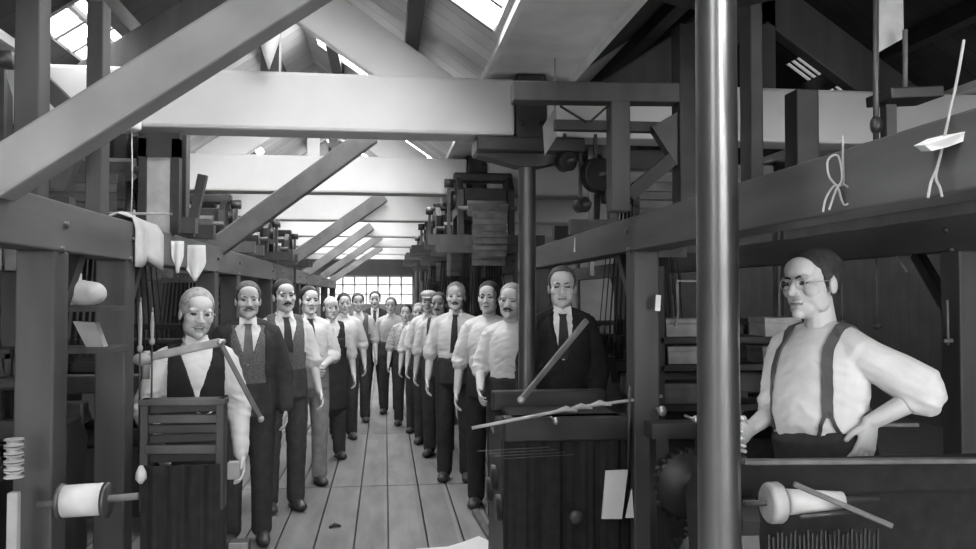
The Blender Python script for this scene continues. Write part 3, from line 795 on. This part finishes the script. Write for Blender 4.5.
# carriers for the right-hand cluster
for y, lb in ((7.25, 'nearest'), (8.75, 'second'), (10.25, 'third'), (11.9, 'farthest')):
    o = thing('cross_bearer', 'timber bearer carrying the %s jacquard machine of the right-hand cluster' % lb, 'bearer', (0, y, 0), group='jacquard bearers')
    for sy in (-.31, .31): MB().lo((.42, sy-.05, 1.957), (1.30, sy+.05, 2.02)).build('timber', M['timber'], o)
# ================================================================ near things, left
def solid(name, label, cat, mb, m, group=None):
    return tag(mb.build(name, m if not isinstance(m, str) else M[m]), label, cat, group)
# slatted frame in front of the grey-haired man
D = 3.52
a, b = P(143, 404, D), P(224, 462, D)
o = thing('slatted_frame', 'stack of worn wooden slats in a frame in front of the grey-haired man', 'slats', (0, D, 0))
x0, x1, z1, z0 = a.x, b.x, a.z, b.z
n = 6
for k in range(n):
    zz = z0 + (z1-z0)*(k+.5)/n; j = .006*math.sin(k*4.1)
    MB().box(((x0+x1)/2+j, .02*math.cos(k*2.7), zz), (x1-x0-.04, .035, (z1-z0)/n*.86), rot=(0, R(1.2*math.sin(k*2.2)), 0), bev=.004).build('slat', M['timber' if k in (1, 4) else 'dark_wood'], o)
for xx in (x0+.012, x1-.012): MB().lo((xx-.016, -.03, .72), (xx+.016, .05, z1+.02), bev=.004).build('side_post', M['timber'], o)
MB().lo((x0-.01, -.035, z1-.005), (x1+.01, .05, z1+.02), bev=.004).build('top_rail', M['timber'], o)
a, b = P(146, 463, D+.02), P(222, 549, D+.02)
q = MB()
nx = 24
for i in range(nx):
    xa = a.x+(b.x-a.x)*i/nx; xb_ = a.x+(b.x-a.x)*(i+1)/nx
    ya, yb_ = D-.05+.012*math.sin(i*1.1), D-.05+.012*math.sin((i+1)*1.1)
    q.prism([V((xa, ya, .02)), V((xb_, yb_, .02)), V((xb_, yb_, a.z)), V((xa, ya, a.z))], (0, 0, 0), (0, .012, 0))
solid('dark_cloth', 'dark cloth hanging below the wooden slats at lower left', 'cloth', q, 'cloth_dark')
# lever across the chest of the grey-haired man
a, b = P(146, 358, 3.7), P(221, 342, 3.66)
o = thing('lever', 'pale wooden lever sloping across the chest of the grey-haired man', 'lever', tuple(a))
MB().bar((0, 0, 0), b-a, .03, .036, bev=.008).build('arm', M['pale_wood'], o)
MB().ell((-.01, 0, -.005), (.045, .035, .03)).cyl((0, 0, .03), (0, 0, -.09), .017, n=10).build('grip', M['pale_wood'], o)
MB().cyl(b-a+V((0, -.03, 0)), b-a+V((0, .05, 0)), .012, n=10).build('pivot', M['steel'], o)
a, b = P(221, 344, 3.72), P(261, 419, 3.78)
o = thing('stick', 'pale stick slanting down past the left sleeve of the grey-haired man', 'stick', tuple(a)); MB().bar((0, 0, 0), b-a, .018, .022, bev=.005).build('shaft', M['mid_wood'], o); MB().ell(b-a, (.014, .016, .016)).build('tip', M['pale_wood'], o)
c = P(240, 533, 4.7); o = thing('small_crate', 'small pale slatted crate on the floor at the foot of the left row', 'crate', (c.x, 4.7, 0))
for k in range(5): MB().lo((-.05, -.06, .01+k*.05), (.05, -.045, .045+k*.05)).build('slat', M['card'], o)
MB().lo((-.05, -.04, 0), (.05, .06, .24)).build('crate_body', M['timber'], o)
# bobbin holders left of him
for k, (px, y0, y1, D) in enumerate(((140, 302, 352, 3.6), (152, 312, 345, 3.62))):
    a, b = P(px, y1, D), P(px, y0, D)
    o = thing('bobbin', 'thin pale bobbin on a spindle, %s' % ['close beside the left gantry post', 'second out from the left gantry post'][k], 'bobbin', tuple(a), group=None)
    hh = b.z-a.z
    MB().lathe((0, 0, 0), [(.007, 0), (.012, .01), (.012, .02), (.006, .03), (.009, hh*.6), (.006, hh*.9), (.004, hh)], 14).build('thread', M['card'], o)
    MB().cyl((0, 0, -.42), (0, 0, hh+.02), .004, n=8).build('spindle', M['iron_pale'], o)
# shelf between the gantry posts with white bundles
D = 3.35
a, b = P(58, 306, D), P(112, 306, D)
solid('shelf', 'narrow dark shelf between the left gantry posts', 'shelf', MB().lo((a.x-.05, D-.1, a.z-.02), (b.x+.03, D+.12, a.z)), 'timber')
zs = a.z
def bundle(px, D, wpx, hpx, zb, label):
    c = P(px, 300, D); r = wpx*D/820/2; h = hpx*D/820
    q = MB().ell((c.x, D, zb+h*.46), (r, r*.8, h*.5)); q.ell((c.x+r*.4, D-.01, zb+h*.5), (r*.6, r*.7, h*.42)); q.ell((c.x-r*.3, D+.01, zb+h*.62), (r*.5, r*.5, h*.40))
    me = remesh(q, .008, 3)
    o = link('cloth_bundle', me, M['canvas']); return tag(o, label, 'cloth bundle')
bundle(86, D, 38, 25, zs, 'pale rounded cloth bundle on the shelf between the left posts')
a = P(72, 283, D+.09); solid('paper_packet', 'small white packet standing behind the pale cloth bundle', 'packet', MB().box((a.x, D+.09, zs+.065), (.062, .05, .13), bev=.006), 'paper')
z2 = P(90, 347, D).z
a, b = P(58, 347, D), P(112, 347, D)
solid('shelf', 'lower dark shelf between the left gantry posts', 'shelf', MB().lo((a.x-.05, D-.1, a.z-.02), (b.x+.03, D+.12, a.z)), 'timber')
q = MB().prism([V((-.05, 0, .10)), V((.03, 0, .095)), V((.065, 0, .0)), V((.0, 0, 0))], P(88, 347, D)-V((0, .02, 0)), (0, .05, 0)); solid('folded_cloth', 'grey folded cloth leaning on the lower left shelf', 'cloth', q, 'card')
# white wound roll low down between the posts
D = 2.86
a, b = P(44, 502, D), P(138, 500, D)
o = thing('warp_roll', 'roller with a white wound middle low between the left gantry posts', 'roller', (0, D, a.z))
zc = 0
MB().cyl((a.x-.02, 0, -.01), (b.x, 0, .01), .012, n=12).build('spindle', M['mid_wood'], o)
c, d = P(64, 500, D), P(104, 498, D)
MB().cyl((c.x, 0, .0), (d.x, 0, .005), .052, n=28).build('wound_cloth', M['canvas'], o)
for e in (c.x-.008, d.x+.008): MB().cyl((e-.007, 0, 0), (e+.007, 0, 0), .058, n=24).build('flange', M['iron_pale'], o)
# left edge: stack of pale spools and a white sheet
D = 2.9
for k in range(5):
    c = P(14, 442+k*8, D); solid('spool', 'pale spool in the small stack at the far left edge, %s' % ['topmost', 'second from the top', 'middle one', 'second from the bottom', 'bottom one'][k], 'spool',
        MB().lathe((c.x, D, c.z-.012), [(.03, 0), (.03, .005), (.022, .006), (.022, .018), (.03, .019), (.03, .023)], 18), 'card', None)
c = P(14, 492, D); solid('white_board', 'white board standing upright low at the left edge', 'board', MB().box((c.x, D, c.z/2), (.034, .03, c.z), bev=.004), 'card')
c = P(141, 475, 3.45); solid('cotton_cop', 'small white cotton cop beside the dark cloth', 'cotton cop', MB().lathe((c.x, 3.45, c.z-.035), [(.006, 0), (.022, .02), (.020, .045), (.008, .072)], 16), 'canvas')
c = P(234, 470, 3.75); solid('small_box', 'small pale box under the hand of the grey-haired man', 'box', MB().box((c.x, 3.75, c.z), (.05, .05, .075), bev=.004), 'card')
# cloths on the gantry
def drape(px, py0, py1, D, wpx, label, pointed=False, m='canvas', x=None):
    a = P(px, py0, D); h = (py1-py0)*D/820; wd = wpx*D/820; q = MB(); n = 8; rows = []
    for j in range(n+1):
        t = j/n; row = []
        for i in range(7):
            u = i/6-.5; k = 1 if not pointed else (1-.0*t if t < .55 else 1-1.75*(t-.55))
            row.append(q.bm.verts.new((a.x+u*wd*max(k, .15)+(0 if not pointed else .12*wd*t), D-.012*math.sin(u*9+t*2)-.01*t, a.z-h*t*(1-.12*abs(u)))))
        rows.append(row)
    for r0, r1 in zip(rows, rows[1:]):
        for i in range(6):
            f = q.bm.faces.new((r0[i], r0[i+1], r1[i+1], r1[i])); f.smooth = True
    me = evaluated(q.mesh('cloth'), [('SOLIDIFY', dict(thickness=.006))])
    return tag(link('hanging_cloth', me, M[m]), label, 'cloth')
# cloth draped over the beam near the second post
y = 4.05
q = MB(); rows = []
for j in range(13):
    t = j/12; row = []
    ang = (t-.5)*2
    for i in range(8):
        u = i/7
        if t < .4: px_, pz = -1.125 + .012*math.sin(u*8), 1.935 - .19*(1-t/.4) - .02*math.sin(u*7+1)*(1-t/.4)
        elif t < .6: px_, pz = -1.125 - .15*(t-.4)/.2, 1.940 + .03*math.sin((t-.4)/.2*math.pi)*(1+.4*math.sin(u*6))
        else: px_, pz = -1.275, 1.935-.15*(t-.6)/.4
        row.append(q.bm.verts.new((px_, y-.17+.42*u, pz)))
    rows.append(row)
for r0, r1 in zip(rows, rows[1:]):
    for i in range(7):
        f = q.bm.faces.new((r0[i], r0[i+1], r1[i+1], r1[i])); f.smooth = True
tag(link('draped_cloth', evaluated(q.mesh('c'), [('SOLIDIFY', dict(thickness=.006, offset=1))]), M['canvas']), 'crumpled pale cloth draped over the left gantry beam by its second post', 'cloth')
drape(177, 241, 272, 4.55, 11, 'narrow white pointed cloth hanging from the left gantry beam', True, 'paper')
drape(193, 245, 280, 4.92, 22, 'broad white pointed cloth hanging beside the narrow one on the left gantry', True, 'paper')
# grey panel in a frame above the gantry
D = 4.6
a, b = P(147, 232, D), P(171, 158, D)
o = thing('pattern_board', 'pale grey board framed upright above the left gantry', 'board', (0, D, 0))
MB().lo((a.x, -.01, a.z-.05), (b.x, .01, b.z)).build('panel', M['card'], o)
q = MB()
for xx in (a.x-.02, b.x+.03): q.lo((xx-.02, -.03, 1.93), (xx+.02, .03, b.z+.1))
q.lo((a.x-.04, -.03, b.z), (b.x+.05, .03, b.z+.13)); q.build('surround', M['dark_wood'], o)
a, b = P(95, 213, 4.0), P(172, 214, 4.0)
solid('thin_rod', 'thin pale rod lying level above the left gantry', 'rod', MB().cyl(a, b, .006, n=8), 'pale_wood')
# white lamp holder with its flex
D = 4.15; a = P(132, 121, D)
o = thing('pendant_lamp', 'small white lamp fitting hanging under the pale raking brace', 'lamp', (a.x, D, a.z))
MB().lathe((0, 0, -.045), [(.036, 0), (.044, .01), (.044, .07), (.03, .085)], 20).build('shade', M['paper'], o)
MB().tube([(0, 0, .03), (0, 0, .12)], .004, 6).build('flex', M['cord'], o)
MB().tube([(0, 0, -.04), (.004, 0, -.3), (0, 0, -.55)], .0035, 6).build('pull_cord', M['cord'], o)
# added white cone, standing in for a pale gap by the trusses
D = 4.45; a = P(269, 45, D)
o = thing('gap_cone', 'added white cone in place of a pale gap beside the pale raking brace', 'cone', (a.x, D, a.z))
MB().lathe((0, 0, 0), [(.004, -.13), (.03, -.05), (.055, .03), (.06, .07), (.045, .10), (.012, .115)], 24).build('shell', M['paper'], o)
MB().cyl((0, 0, .1), (0, 0, .42), .004, n=8).build('hanger', M['iron'], o)
# left uprights carried on the gantries
for px, py0, py1, D, wpx, lb in ((97, -20, 205, 3.62, 15, 'tall dark upright standing on the left gantry beside the tie beam end'), (31, -20, 190, 2.98, 22, 'tall dark upright at the far left edge'),
                                 (123, 0, 130, 4.95, 12, 'short dark upright behind the pale raking brace'), (180, 130, 246, 5.4, 14, 'dark upright beyond the pale grey board')):
    a, b = P(px, py1, D), P(px, py0, D); wd = wpx*D/820
    solid('upright_timber', lb, 'timber', MB().lo((a.x-wd/2, D-.05, 1.93), (a.x+wd/2, D+.05, min(b.z, 2.83)), bev=.005), 'timber', None)
for (p0, p1, D, w_, lb) in (((60, 190), (92, 100), 3.5, .06, 'slanting dark strut at upper left, steepest'), ((30, 70), (88, 128), 3.6, .07, 'slanting dark strut falling towards the tie beam at upper left'), ((190, 236), (203, 175), 5.0, .05, 'slim worn strut under the second tie beam at left')):
    solid('strut', lb, 'strut', MB().bar(P(*p0, D), P(*p1, D), w_, w_), 'timber')
# ================================================================ near things, right
# overhead timber frame between the two columns
D = 3.6
a, b = P(512, 93, D), P(684, 95, D)
o = thing('overhead_frame', 'dark overhead timber frame between the near column and the slim column', 'frame', (0, D, 0))
MB().bar((a.x, 0, a.z), (b.x, 0, b.z), .10, .088, bev=.006).build('head_rail', M['timber'], o)
a2 = P(618, 100, D); z_ = P(618, 212, D).z
MB().lo((a2.x-.044, -.045, z_), (a2.x+.044, .045, a2.z), bev=.005).build('hanging_post', M['timber'], o)
a3 = P(687, 100, D); MB().lo((a3.x-.055, -.055, 1.955), (a3.x+.055, .055, 2.83), bev=.006).build('main_post', M['dark_wood'], o)
a, b = P(556, 124, D), P(684, 127, D); MB().bar((a.x, .03, a.z), (b.x, .03, b.z), .05, .045).build('lower_rail', M['dark_wood'], o)
a, b = P(628, 196, D), P(680, 152, D); MB().bar((a.x, 0, a.z), (b.x, 0, b.z), .05, .06).build('knee_brace', M['dark_wood'], o)
q = MB(); q.prism([P(650, 128, D)-V((0, D, 0)), P(684, 108, D)-V((0, D, 0)), P(706, 128, D)-V((0, D, 0)), P(696, 165, D)-V((0, D, 0)), P(676, 168, D)-V((0, D, 0))], (0, -.03, 0), (0, .06, 0)); q.build('gusset', M['iron'], o)
q = MB(); q.tube([P(560, 106, D)-V((0, D, 0)), P(586, 122, D)-V((0, D, 0))], .006, 6); q.tube([P(610, 104, D)-V((0, D, 0)), P(590, 122, D)-V((0, D, 0))], .006, 6); q.build('tie_wire', M['iron'], o)
# tilted grey card by the column head
D = 4.25; c = P(549, 132, D)
o = solid('pattern_card', 'grey pattern card tilted beside the head of the slim column', 'card', MB().prism([P(543, 126, D), P(556, 106, D), P(557, 136, D), P(545, 155, D)], (0, 0, 0), (.0, .012, 0)).cyl(P(555, 108, D)+V((0, .006, 0)), V((P(555, 108, D).x, D, 2.86)), .004, n=8), 'card')
# jacquard pulleys
for k, (px, py, r, lb) in enumerate(((566, 162, .05, 'upper dark pulley right of the slim column head'), (597, 175, .09, 'large dark pulley right of the slim column'), (582, 205, .04, 'small low pulley right of the slim column'))):
    c = P(px, py, 4.55); o = thing('pulley', lb, 'pulley', tuple(c))
    MB().lathe((0, 0, 0), [(r, -.03), (r*1.1, -.03), (r*1.0, 0), (r*1.1, .03), (r, .03)], 24, (0.4, -1, 0)).build('wheel', M['iron'], o)
    MB().cyl((-.03, .08, 0), (.03, -.08, 0), .012, n=8).build('axle', M['iron_pale'], o)
    MB().bar((0, 0.04, 0), (0, 0.04, .3), .02, .02).build('hanger', M['iron'], o)
for k, (px, py, D, lb) in enumerate(((577, 245, 4.7, 'white paper tag hung under the right gantry above the suited man'), (658, 303, 3.5, 'white tag on the right side of the right gantry post'))):
    c = P(px, py, D); solid('paper_tag', lb, 'tag', MB().box(tuple(c), (.034 if k == 0 else .022, .006, .085 if k == 0 else .07), rot=(0, R(4), 0)), 'paper')
# shelf rack with pale boxes between the post and the near column
D = 4.3
o = thing('shelf_rack', 'dark rack of shelves seen between the right gantry post and the near column', 'shelves', (0, D, 0))
a, b = P(652, 300, D), P(790, 300, D)
for py in (336, 363, 402):
    z = P(680, py, D).z; MB().lo((a.x, -.14, z-.03), (b.x+.12, .14, z)).build('shelf', M['dark_wood'], o)
for xx in (a.x, b.x+.12): MB().lo((xx-.02, -.14, 0), (xx+.02, .14, 1.75)).build('upright', M['dark_wood'], o)
for k, (x0, x1, y0, y1, m, lb) in enumerate(((660, 706, 318, 336, 'card', 'grey pasteboard box on the top shelf of the rack'), (662, 706, 345, 363, 'card', 'grey pasteboard box on the middle shelf of the rack'), (658, 702, 381, 402, 'mid_wood', 'darker wooden box on the lowest shelf of the rack'), (757, 792, 317, 336, 'card', 'pasteboard box on the top shelf just right of the near column'), (755, 788, 345, 363, 'mid_wood', 'worn wooden box on the middle shelf just right of the near column'))):
    a, b = P(x0, y1, D), P(x1, y0, D)
    o = thing('storage_box', lb, 'box', ((a.x+b.x)/2, D, a.z)); w_, h_ = (b.x-a.x), b.z-a.z
    MB().lo((-w_/2, -.10, 0), (w_/2, .10, h_*.72), bev=.004).build('box_body', M[m], o); MB().lo((-w_/2-.004, -.104, h_*.72), (w_/2+.004, .104, h_), bev=.004).build('lid', M[m], o)
D = 4.15; q = MB().tube([P(678, 315, D), P(677, 281, D), P(704, 281, D)], .008, 8); q.tube([P(679, 312, D), P(675, 326, D)], .006, 6)
solid('bent_rod', 'pale bent rod hooked over the upper part of the shelf rack', 'rod', q, 'pale_wood')
# ---- the suited man's loom
D0 = 3.62
o = thing('weaving_loom', 'dark loom in front of the suited man with a pale rod along its top', 'loom', (0, D0, 0), group=None)
a, b = P(504, 432, D0), P(642, 400, D0); zt = P(560, 412, D0).z
xl, xr = a.x, 1.10
MB().lo((xl, -.02, zt-.13), (xr, .08, zt-.02), bev=.01).build('breast_beam', M['dark_wood'], o)
MB().lo((xl, .38, zt-.05), (xr, .46, zt+.05), bev=.01).build('back_rail', M['dark_wood'], o)
for xx in (xl+.03, (xl+xr)/2, xr-.03):
    q = side_frame(0, .55, zt-.06); me = q.mesh('side_frame'); me.transform(Matrix.Translation((xx, .33, 0))); link('side_frame', me, M['iron'], o)
q = MB()
for i in range(30):
    xa, xb_ = xl+(xr-xl)*i/30, xl+(xr-xl)*(i+1)/30; f = lambda i: .012*math.sin(i*.9)+.006*math.sin(i*2.3)
    q.prism([V((xa, f(i), .2)), V((xb_, f(i+1), .2)), V((xb_, f(i+1), zt-.1)), V((xa, f(i), zt-.1))], (0, 0, 0), (0, .01, 0))
q.build('hanging_cloth', M['cloth_dark'], o)
MB().lo((xl+.04, .0, zt-.035), (xr-.04, .44, zt-.02)).build('warp_sheet', M['cloth_dark'], o)
q = MB()
for k in range(4):
    aa = P(500+8*k, 424-1.2*k, D0-.02); q.bar((aa.x-.1, -.03-.0*k, zt-.16-.012*k), (aa.x+.22, -.03, zt-.15-.012*k), .004, .004)
q.build('loose_threads', M['iron'], o)
a, b = P(472, 428, 3.55), P(662, 396, 3.60); mid = a.lerp(b, .55)+V((0, 0, .012))
o = thing('warp_rod', 'long pale rod sloping along the top of the suited man\'s loom', 'rod', tuple(a))
MB().tube([V((0, 0, 0)), mid-a, b-a], .0075, 8).build('rod', M['pale_wood'], o)
q = MB()
for t in (.48, .56, .66): q.loft([(b-a)*t+V((-.05, -.01, .004)), (b-a)*t+V((0, -.012, .018)), (b-a)*t+V((.05, -.01, .006))], [.006, .014, .005], 8)
q.build('yarn_knot', M['card'], o)
a, b = P(521, 400, 3.85), P(587, 320, 3.98)
o = thing('picking_stick', 'slanting worn stick crossing in front of the suited man', 'stick', tuple(a)); MB().bar((0, 0, 0), b-a, .022, .028, bev=.006).build('shaft', M['mid_wood'], o)
MB().ell((0, 0, 0), (.018, .02, .018)).build('tip', M['pale_wood'], o)
D = 3.588
q = MB().prism([P(606, 471, D), P(628, 470, D), P(622, 519, D), P(602, 519, D)], (0, 0, 0), (0, .012, 0)); solid('white_card', 'white card hanging low on the front of the suited man\'s loom', 'card', q, 'paper')
q = MB().prism([P(632, 489, D), P(634, 518, D), P(626, 518, D)], (0, 0, 0), (0, .012, 0)); solid('paper_wedge', 'narrow white wedge right of the hanging white card', 'card', q, 'paper')
q = MB().cyl(P(630, 386, D), P(628, 470, D), .006, n=8); solid('highlight_rod', 'thin rod standing in for the post edge highlight above the hanging white card', 'rod', q, 'iron_pale')  # highlight along the gantry post edge, shaped as a rod
c = P(576, 517, D+.0); solid('oval_boss', 'dark oval iron boss with a bright rim low on the suited man\'s loom', 'boss', MB().lathe(tuple(c), [(.026, -.02), (.034, 0), (.026, .012), (.01, .02)], 20, (0, -1, 0)), 'iron_pale')
for k, (px, py, r, lb) in enumerate(((556, 421, .014, 'bright knob under the pale rod, by the slanting stick'), (662, 411, .020, 'bright knob beside the right gantry post foot'), (696, 420, .016, 'bright knob near the lowest shelf box'))):
    c = P(px, py, 3.5 if k < 2 else 3.2); o = solid('bright_knob', lb, 'knob', MB().ell(tuple(c), (r, r, r*1.2)).cyl(c, c+V((0, .12, 0)), r*.4, n=8), 'steel')
# low dark machinery between the post and the near column
o = thing('gear_stand', 'dark iron gear stand low between the right gantry post and the near column', 'gear stand', (P(682, 480, 3.2).x, 3.2, 0))
MB().lo((-.16, -.1, 0), (.16, .1, .06), bev=.01).lo((-.12, -.04, .06), (-.07, .04, 1.05)).lo((.07, -.04, .06), (.12, .04, 1.05)).lo((-.14, -.05, 1.03), (.14, .05, 1.09)).build('stand', M['iron'], o)
for (xx, zz, r) in ((0, .85, .13), (.05, .58, .10), (-.03, .36, .12)):
    q = MB().cyl((xx, -.09, zz), (xx, -.05, zz), r, n=28)
    for k in range(24):
        t = 2*math.pi*k/24; q.box((xx+(r+.007)*math.cos(t), -.07, zz+(r+.007)*math.sin(t)), (.016, .04, .014), rot=(0, -t, 0))
    q.cyl((xx, -.13, zz), (xx, 0.04, zz), .022, n=12); q.build('gear_wheel', M['iron'], o)
# ---- the loom of the man in suspenders
D = 2.15
a, b = P(748, 461, D), P(990, 462, D)
o = thing('weaving_loom', 'dark loom in front of the man in suspenders with a pale top bar', 'loom', (0, D, 0))
zt = a.z
MB().bar((a.x-.02, -.01, a.z), (b.x+.35, -.01, b.z), .03, .014, bev=.003).build('top_bar', M['mid_wood'], o)
MB().lo((a.x-.03, .0, zt-.10), (b.x+.35, .07, zt-.008), bev=.008).build('breast_beam', M['cloth_dark'], o)
for xx in (a.x+.0, b.x+.3):
    me = side_frame(0, .5, zt).mesh('side_frame'); me.transform(Matrix.Translation((xx, .18, 0))); link('side_frame', me, M['iron'], o)
MB().lo((a.x, .09, .15), (b.x+.32, .11, zt-.05)).build('front_board', M['cloth_dark'], o)
q = MB()
for k in range(26):
    xx = P(772+4.4*k, 540, D-.05).x; q.bar((xx, -.03, P(772, 531+3*math.sin(k*1.9), D).z), (xx+.004*math.sin(k), -.03, .80), .005, .005)
q.build('yarn_ends', M['iron'], o)
# pale flanged roll with a bright spindle
c0, c1, c2 = P(766, 503, 2.0), P(787, 502, 2.0), P(842, 500, 2.0)
o = thing('yarn_roll', 'pale flanged roll with a bright wound barrel under the pale top bar', 'roll', tuple(c0))
MB().lathe((0, 0, 0), [(.044, 0), (.050, .005), (.052, .010), (.052, .034), (.048, .040), (.028, .042)], 32, (1, 0, 0)).build('flange', M['pale_wood'], o)
MB().cyl(c1-c0, c2-c0, .033, .022, 28).build('wound_barrel', M['canvas'], o)
MB().cyl((-.06, 0, 0), c2-c0+V((.10, 0, 0)), .008, n=10).build('spindle', M['iron_pale'], o)
a, b = P(794, 484, 1.93), P(892, 526, 1.93); solid('slanting_rod', 'worn slanting rod lying across the pale flanged roll', 'rod', MB().bar(a, b, .012, .014, bev=.003), 'mid_wood')
a, b = P(800, 517, 1.96), P(855, 511, 1.96); solid('short_rod', 'short dark rod just below the pale flanged roll', 'rod', MB().cyl(a, b, .006, n=8), 'iron_pale')
a, b = P(860, 425, 2.9), P(918, 425, 2.9); solid('rail_rod', 'pale rod behind the hand on the hip of the man in suspenders', 'rod', MB().cyl(a, b, .008, n=8), 'pale_wood')
for px, y0, y1, D, lb in ((877, 249, 330, 4.05, 'thin dim rod standing in the gloom right of the man in suspenders'), (842, 254, 325, 4.38, 'short thin rod just behind the shoulder of the man in suspenders'), (948, 300, 345, 3.40, 'short dim rod at the right edge above the elbow')):
    a, b = P(px, y1, D), P(px, y0, D); solid('thin_rod', lb, 'rod', MB().cyl((a.x, D, a.z), (a.x, D, b.z), .006, n=8).cyl((a.x-.02, D, a.z+.02), (a.x+.02, D, a.z+.02), .01, n=8), 'mid_wood')
a, b = P(893, 252, 3.9), P(907, 272, 3.9); solid('small_lever', 'small bright lever slanting in the gloom right of the man in suspenders', 'lever', MB().bar(a, b, .008, .01).ell(tuple(a), (.012, .012, .016)), 'card')
# ---- overhead right
D = 1.86
def strand(name, label, pts, r, m='cord'):
    """a cord through pixel-measured points, smoothed"""
    pp = []
    n = len(pts)
    for i in range(n-1):
        p0, p1, p2, p3 = pts[max(i-1, 0)], pts[i], pts[i+1], pts[min(i+2, n-1)]
        for k in range(6):
            t = k/6; pp.append(.5*((2*p1)+(p2-p0)*t+(2*p0-5*p1+4*p2-p3)*t*t+(3*p1-p0-3*p2+p3)*t**3))
    pp.append(pts[-1])
    return tag(MB().tube(pp, r, 7).build(name, M[m]), label, 'cord')
strand('looped_cord', 'pale cord hanging in a looped knot from the right gantry', [P(*q, d) for q, d in (((843, 136), 1.86), ((843, 160), 1.86), ((843, 184), 1.86), ((834, 186), 1.85), ((826, 198), 1.85), ((823, 212), 1.85))], .0028)
strand('looped_cord', 'curled end of pale cord knotted on the right gantry', [P(*q, 1.845) for q in ((843, 184), (851, 190), (852, 200), (845, 205), (841, 198), (838, 188), (829, 176), (828, 160), (838, 156), (842, 178), (836, 190), (831, 204), (829, 210))], .0026)
strand('long_cord', 'long pale cord slanting down at the far right past the white paper', [P(*q, d) for q, d in (((964, 40), 1.47), ((957, 80), 1.47), ((946, 130), 1.47), ((938, 165), 1.47), ((931, 182), 1.47), ((928, 198), 1.47))], .0028)
strand('cord_end', 'short forked cord end below the white paper at far right', [P(*q, 1.465) for q in ((938, 165), (936, 178), (940, 188), (942, 197))], .0026)
a, b = P(876, -30, 1.78), P(876, 178, 1.78); o = thing('conduit_pipe', 'slim pale pipe running down to the right gantry beam', 'pipe', tuple(a))
MB().cyl((0, 0, 0), b-a, .0065, n=10).build('pipe', M['iron_pale'], o); c = P(876, 125, 1.78)-a; MB().ell(c, (.014, .014, .022)).build('joint', M['iron'], o)
q = MB().prism([P(924, 145, 1.46), P(938, 138, 1.46), P(968, 131, 1.44), P(972, 138, 1.44), P(948, 147, 1.46), P(932, 151, 1.46)], (0, 0, 0), (.02, .06, .010)); solid('white_paper', 'bright white curled paper stuck out over the right gantry at far right', 'paper', q, 'bright_paper')
a, b = P(876, 48, 2.2), P(906, -10, 2.2); q = MB().prism([P(877, -12, 2.2), P(903, -12, 2.2), P(904, 38, 2.2), P(879, 52, 2.2)], (0, 0, 0), (0, .02, 0)); [q.cyl(P(px, -10, 2.2)+V((0, .01, 0)), V((P(px, -10, 2.2).x, 2.21, 3.12)), .006, n=8) for px in (882, 899)]; solid('grey_panel', 'grey panel hanging high at right beside the slim pipe', 'panel', q, 'card')
a, b = P(905, 30, 2.15), P(905, 88, 2.15); solid('hanging_rod', 'thin pale rod hanging below the grey panel', 'rod', MB().cyl(a, b, .007, n=8), 'mid_wood')
a, b = P(878, 98, 2.1), P(930, 96, 2.1); solid('iron_bracket', 'flat dark bracket above the right gantry near the grey panel', 'bracket', MB().bar(a, b, .12, .03, bev=.004).bar(a+V((.03, 0, -.02)), a+V((.03, 0, -.16)), .03, .03), 'iron')
for px, py1, py0, D, wpx, lb in ((802, 168, 92, 2.35, 25, 'stout dark upright standing on the right gantry against the white tie beam'), (752, 190, -40, 2.42, 14, 'narrow dark upright close to the near column')):
    a, b = P(px, py1, D), P(px, py0, D); wd = wpx*D/820
    solid('upright_timber', lb, 'timber', MB().lo((a.x-wd/2, D-.04, a.z), (a.x+wd/2, D+.04, min(b.z, 2.8)), bev=.005), 'dark_wood')
# ---- paper and boards on the floor
q = MB().prism([V((.05, 4.75, 0)), V((.74, 4.7, 0)), V((.70, 5.24, 0)), V((.62, 5.42, 0)), V((.50, 5.30, 0)), V((.40, 5.22, 0)), V((.20, 5.20, 0))], (0, 0, .004), (0, 0, .006)); solid('paper_sheet', 'white sheet lying on the floorboards at the bottom of the aisle', 'paper', q, 'paper')
solid('floor_rail', 'worn rail on the floor at the foot of the suited man\'s loom', 'rail', MB().bar((.70, 5.2, .02), (.66, 6.0, .02), .05, .04, bev=.008), 'mid_wood')
q = MB().loft([(-.37, 5.75, .012), (-.34, 5.78, .018), (-.30, 5.77, .012)], [.01, .014, .008], 8); solid('wood_chip', 'small dark chip on the floorboards mid-aisle', 'chip', q, 'dark_wood')
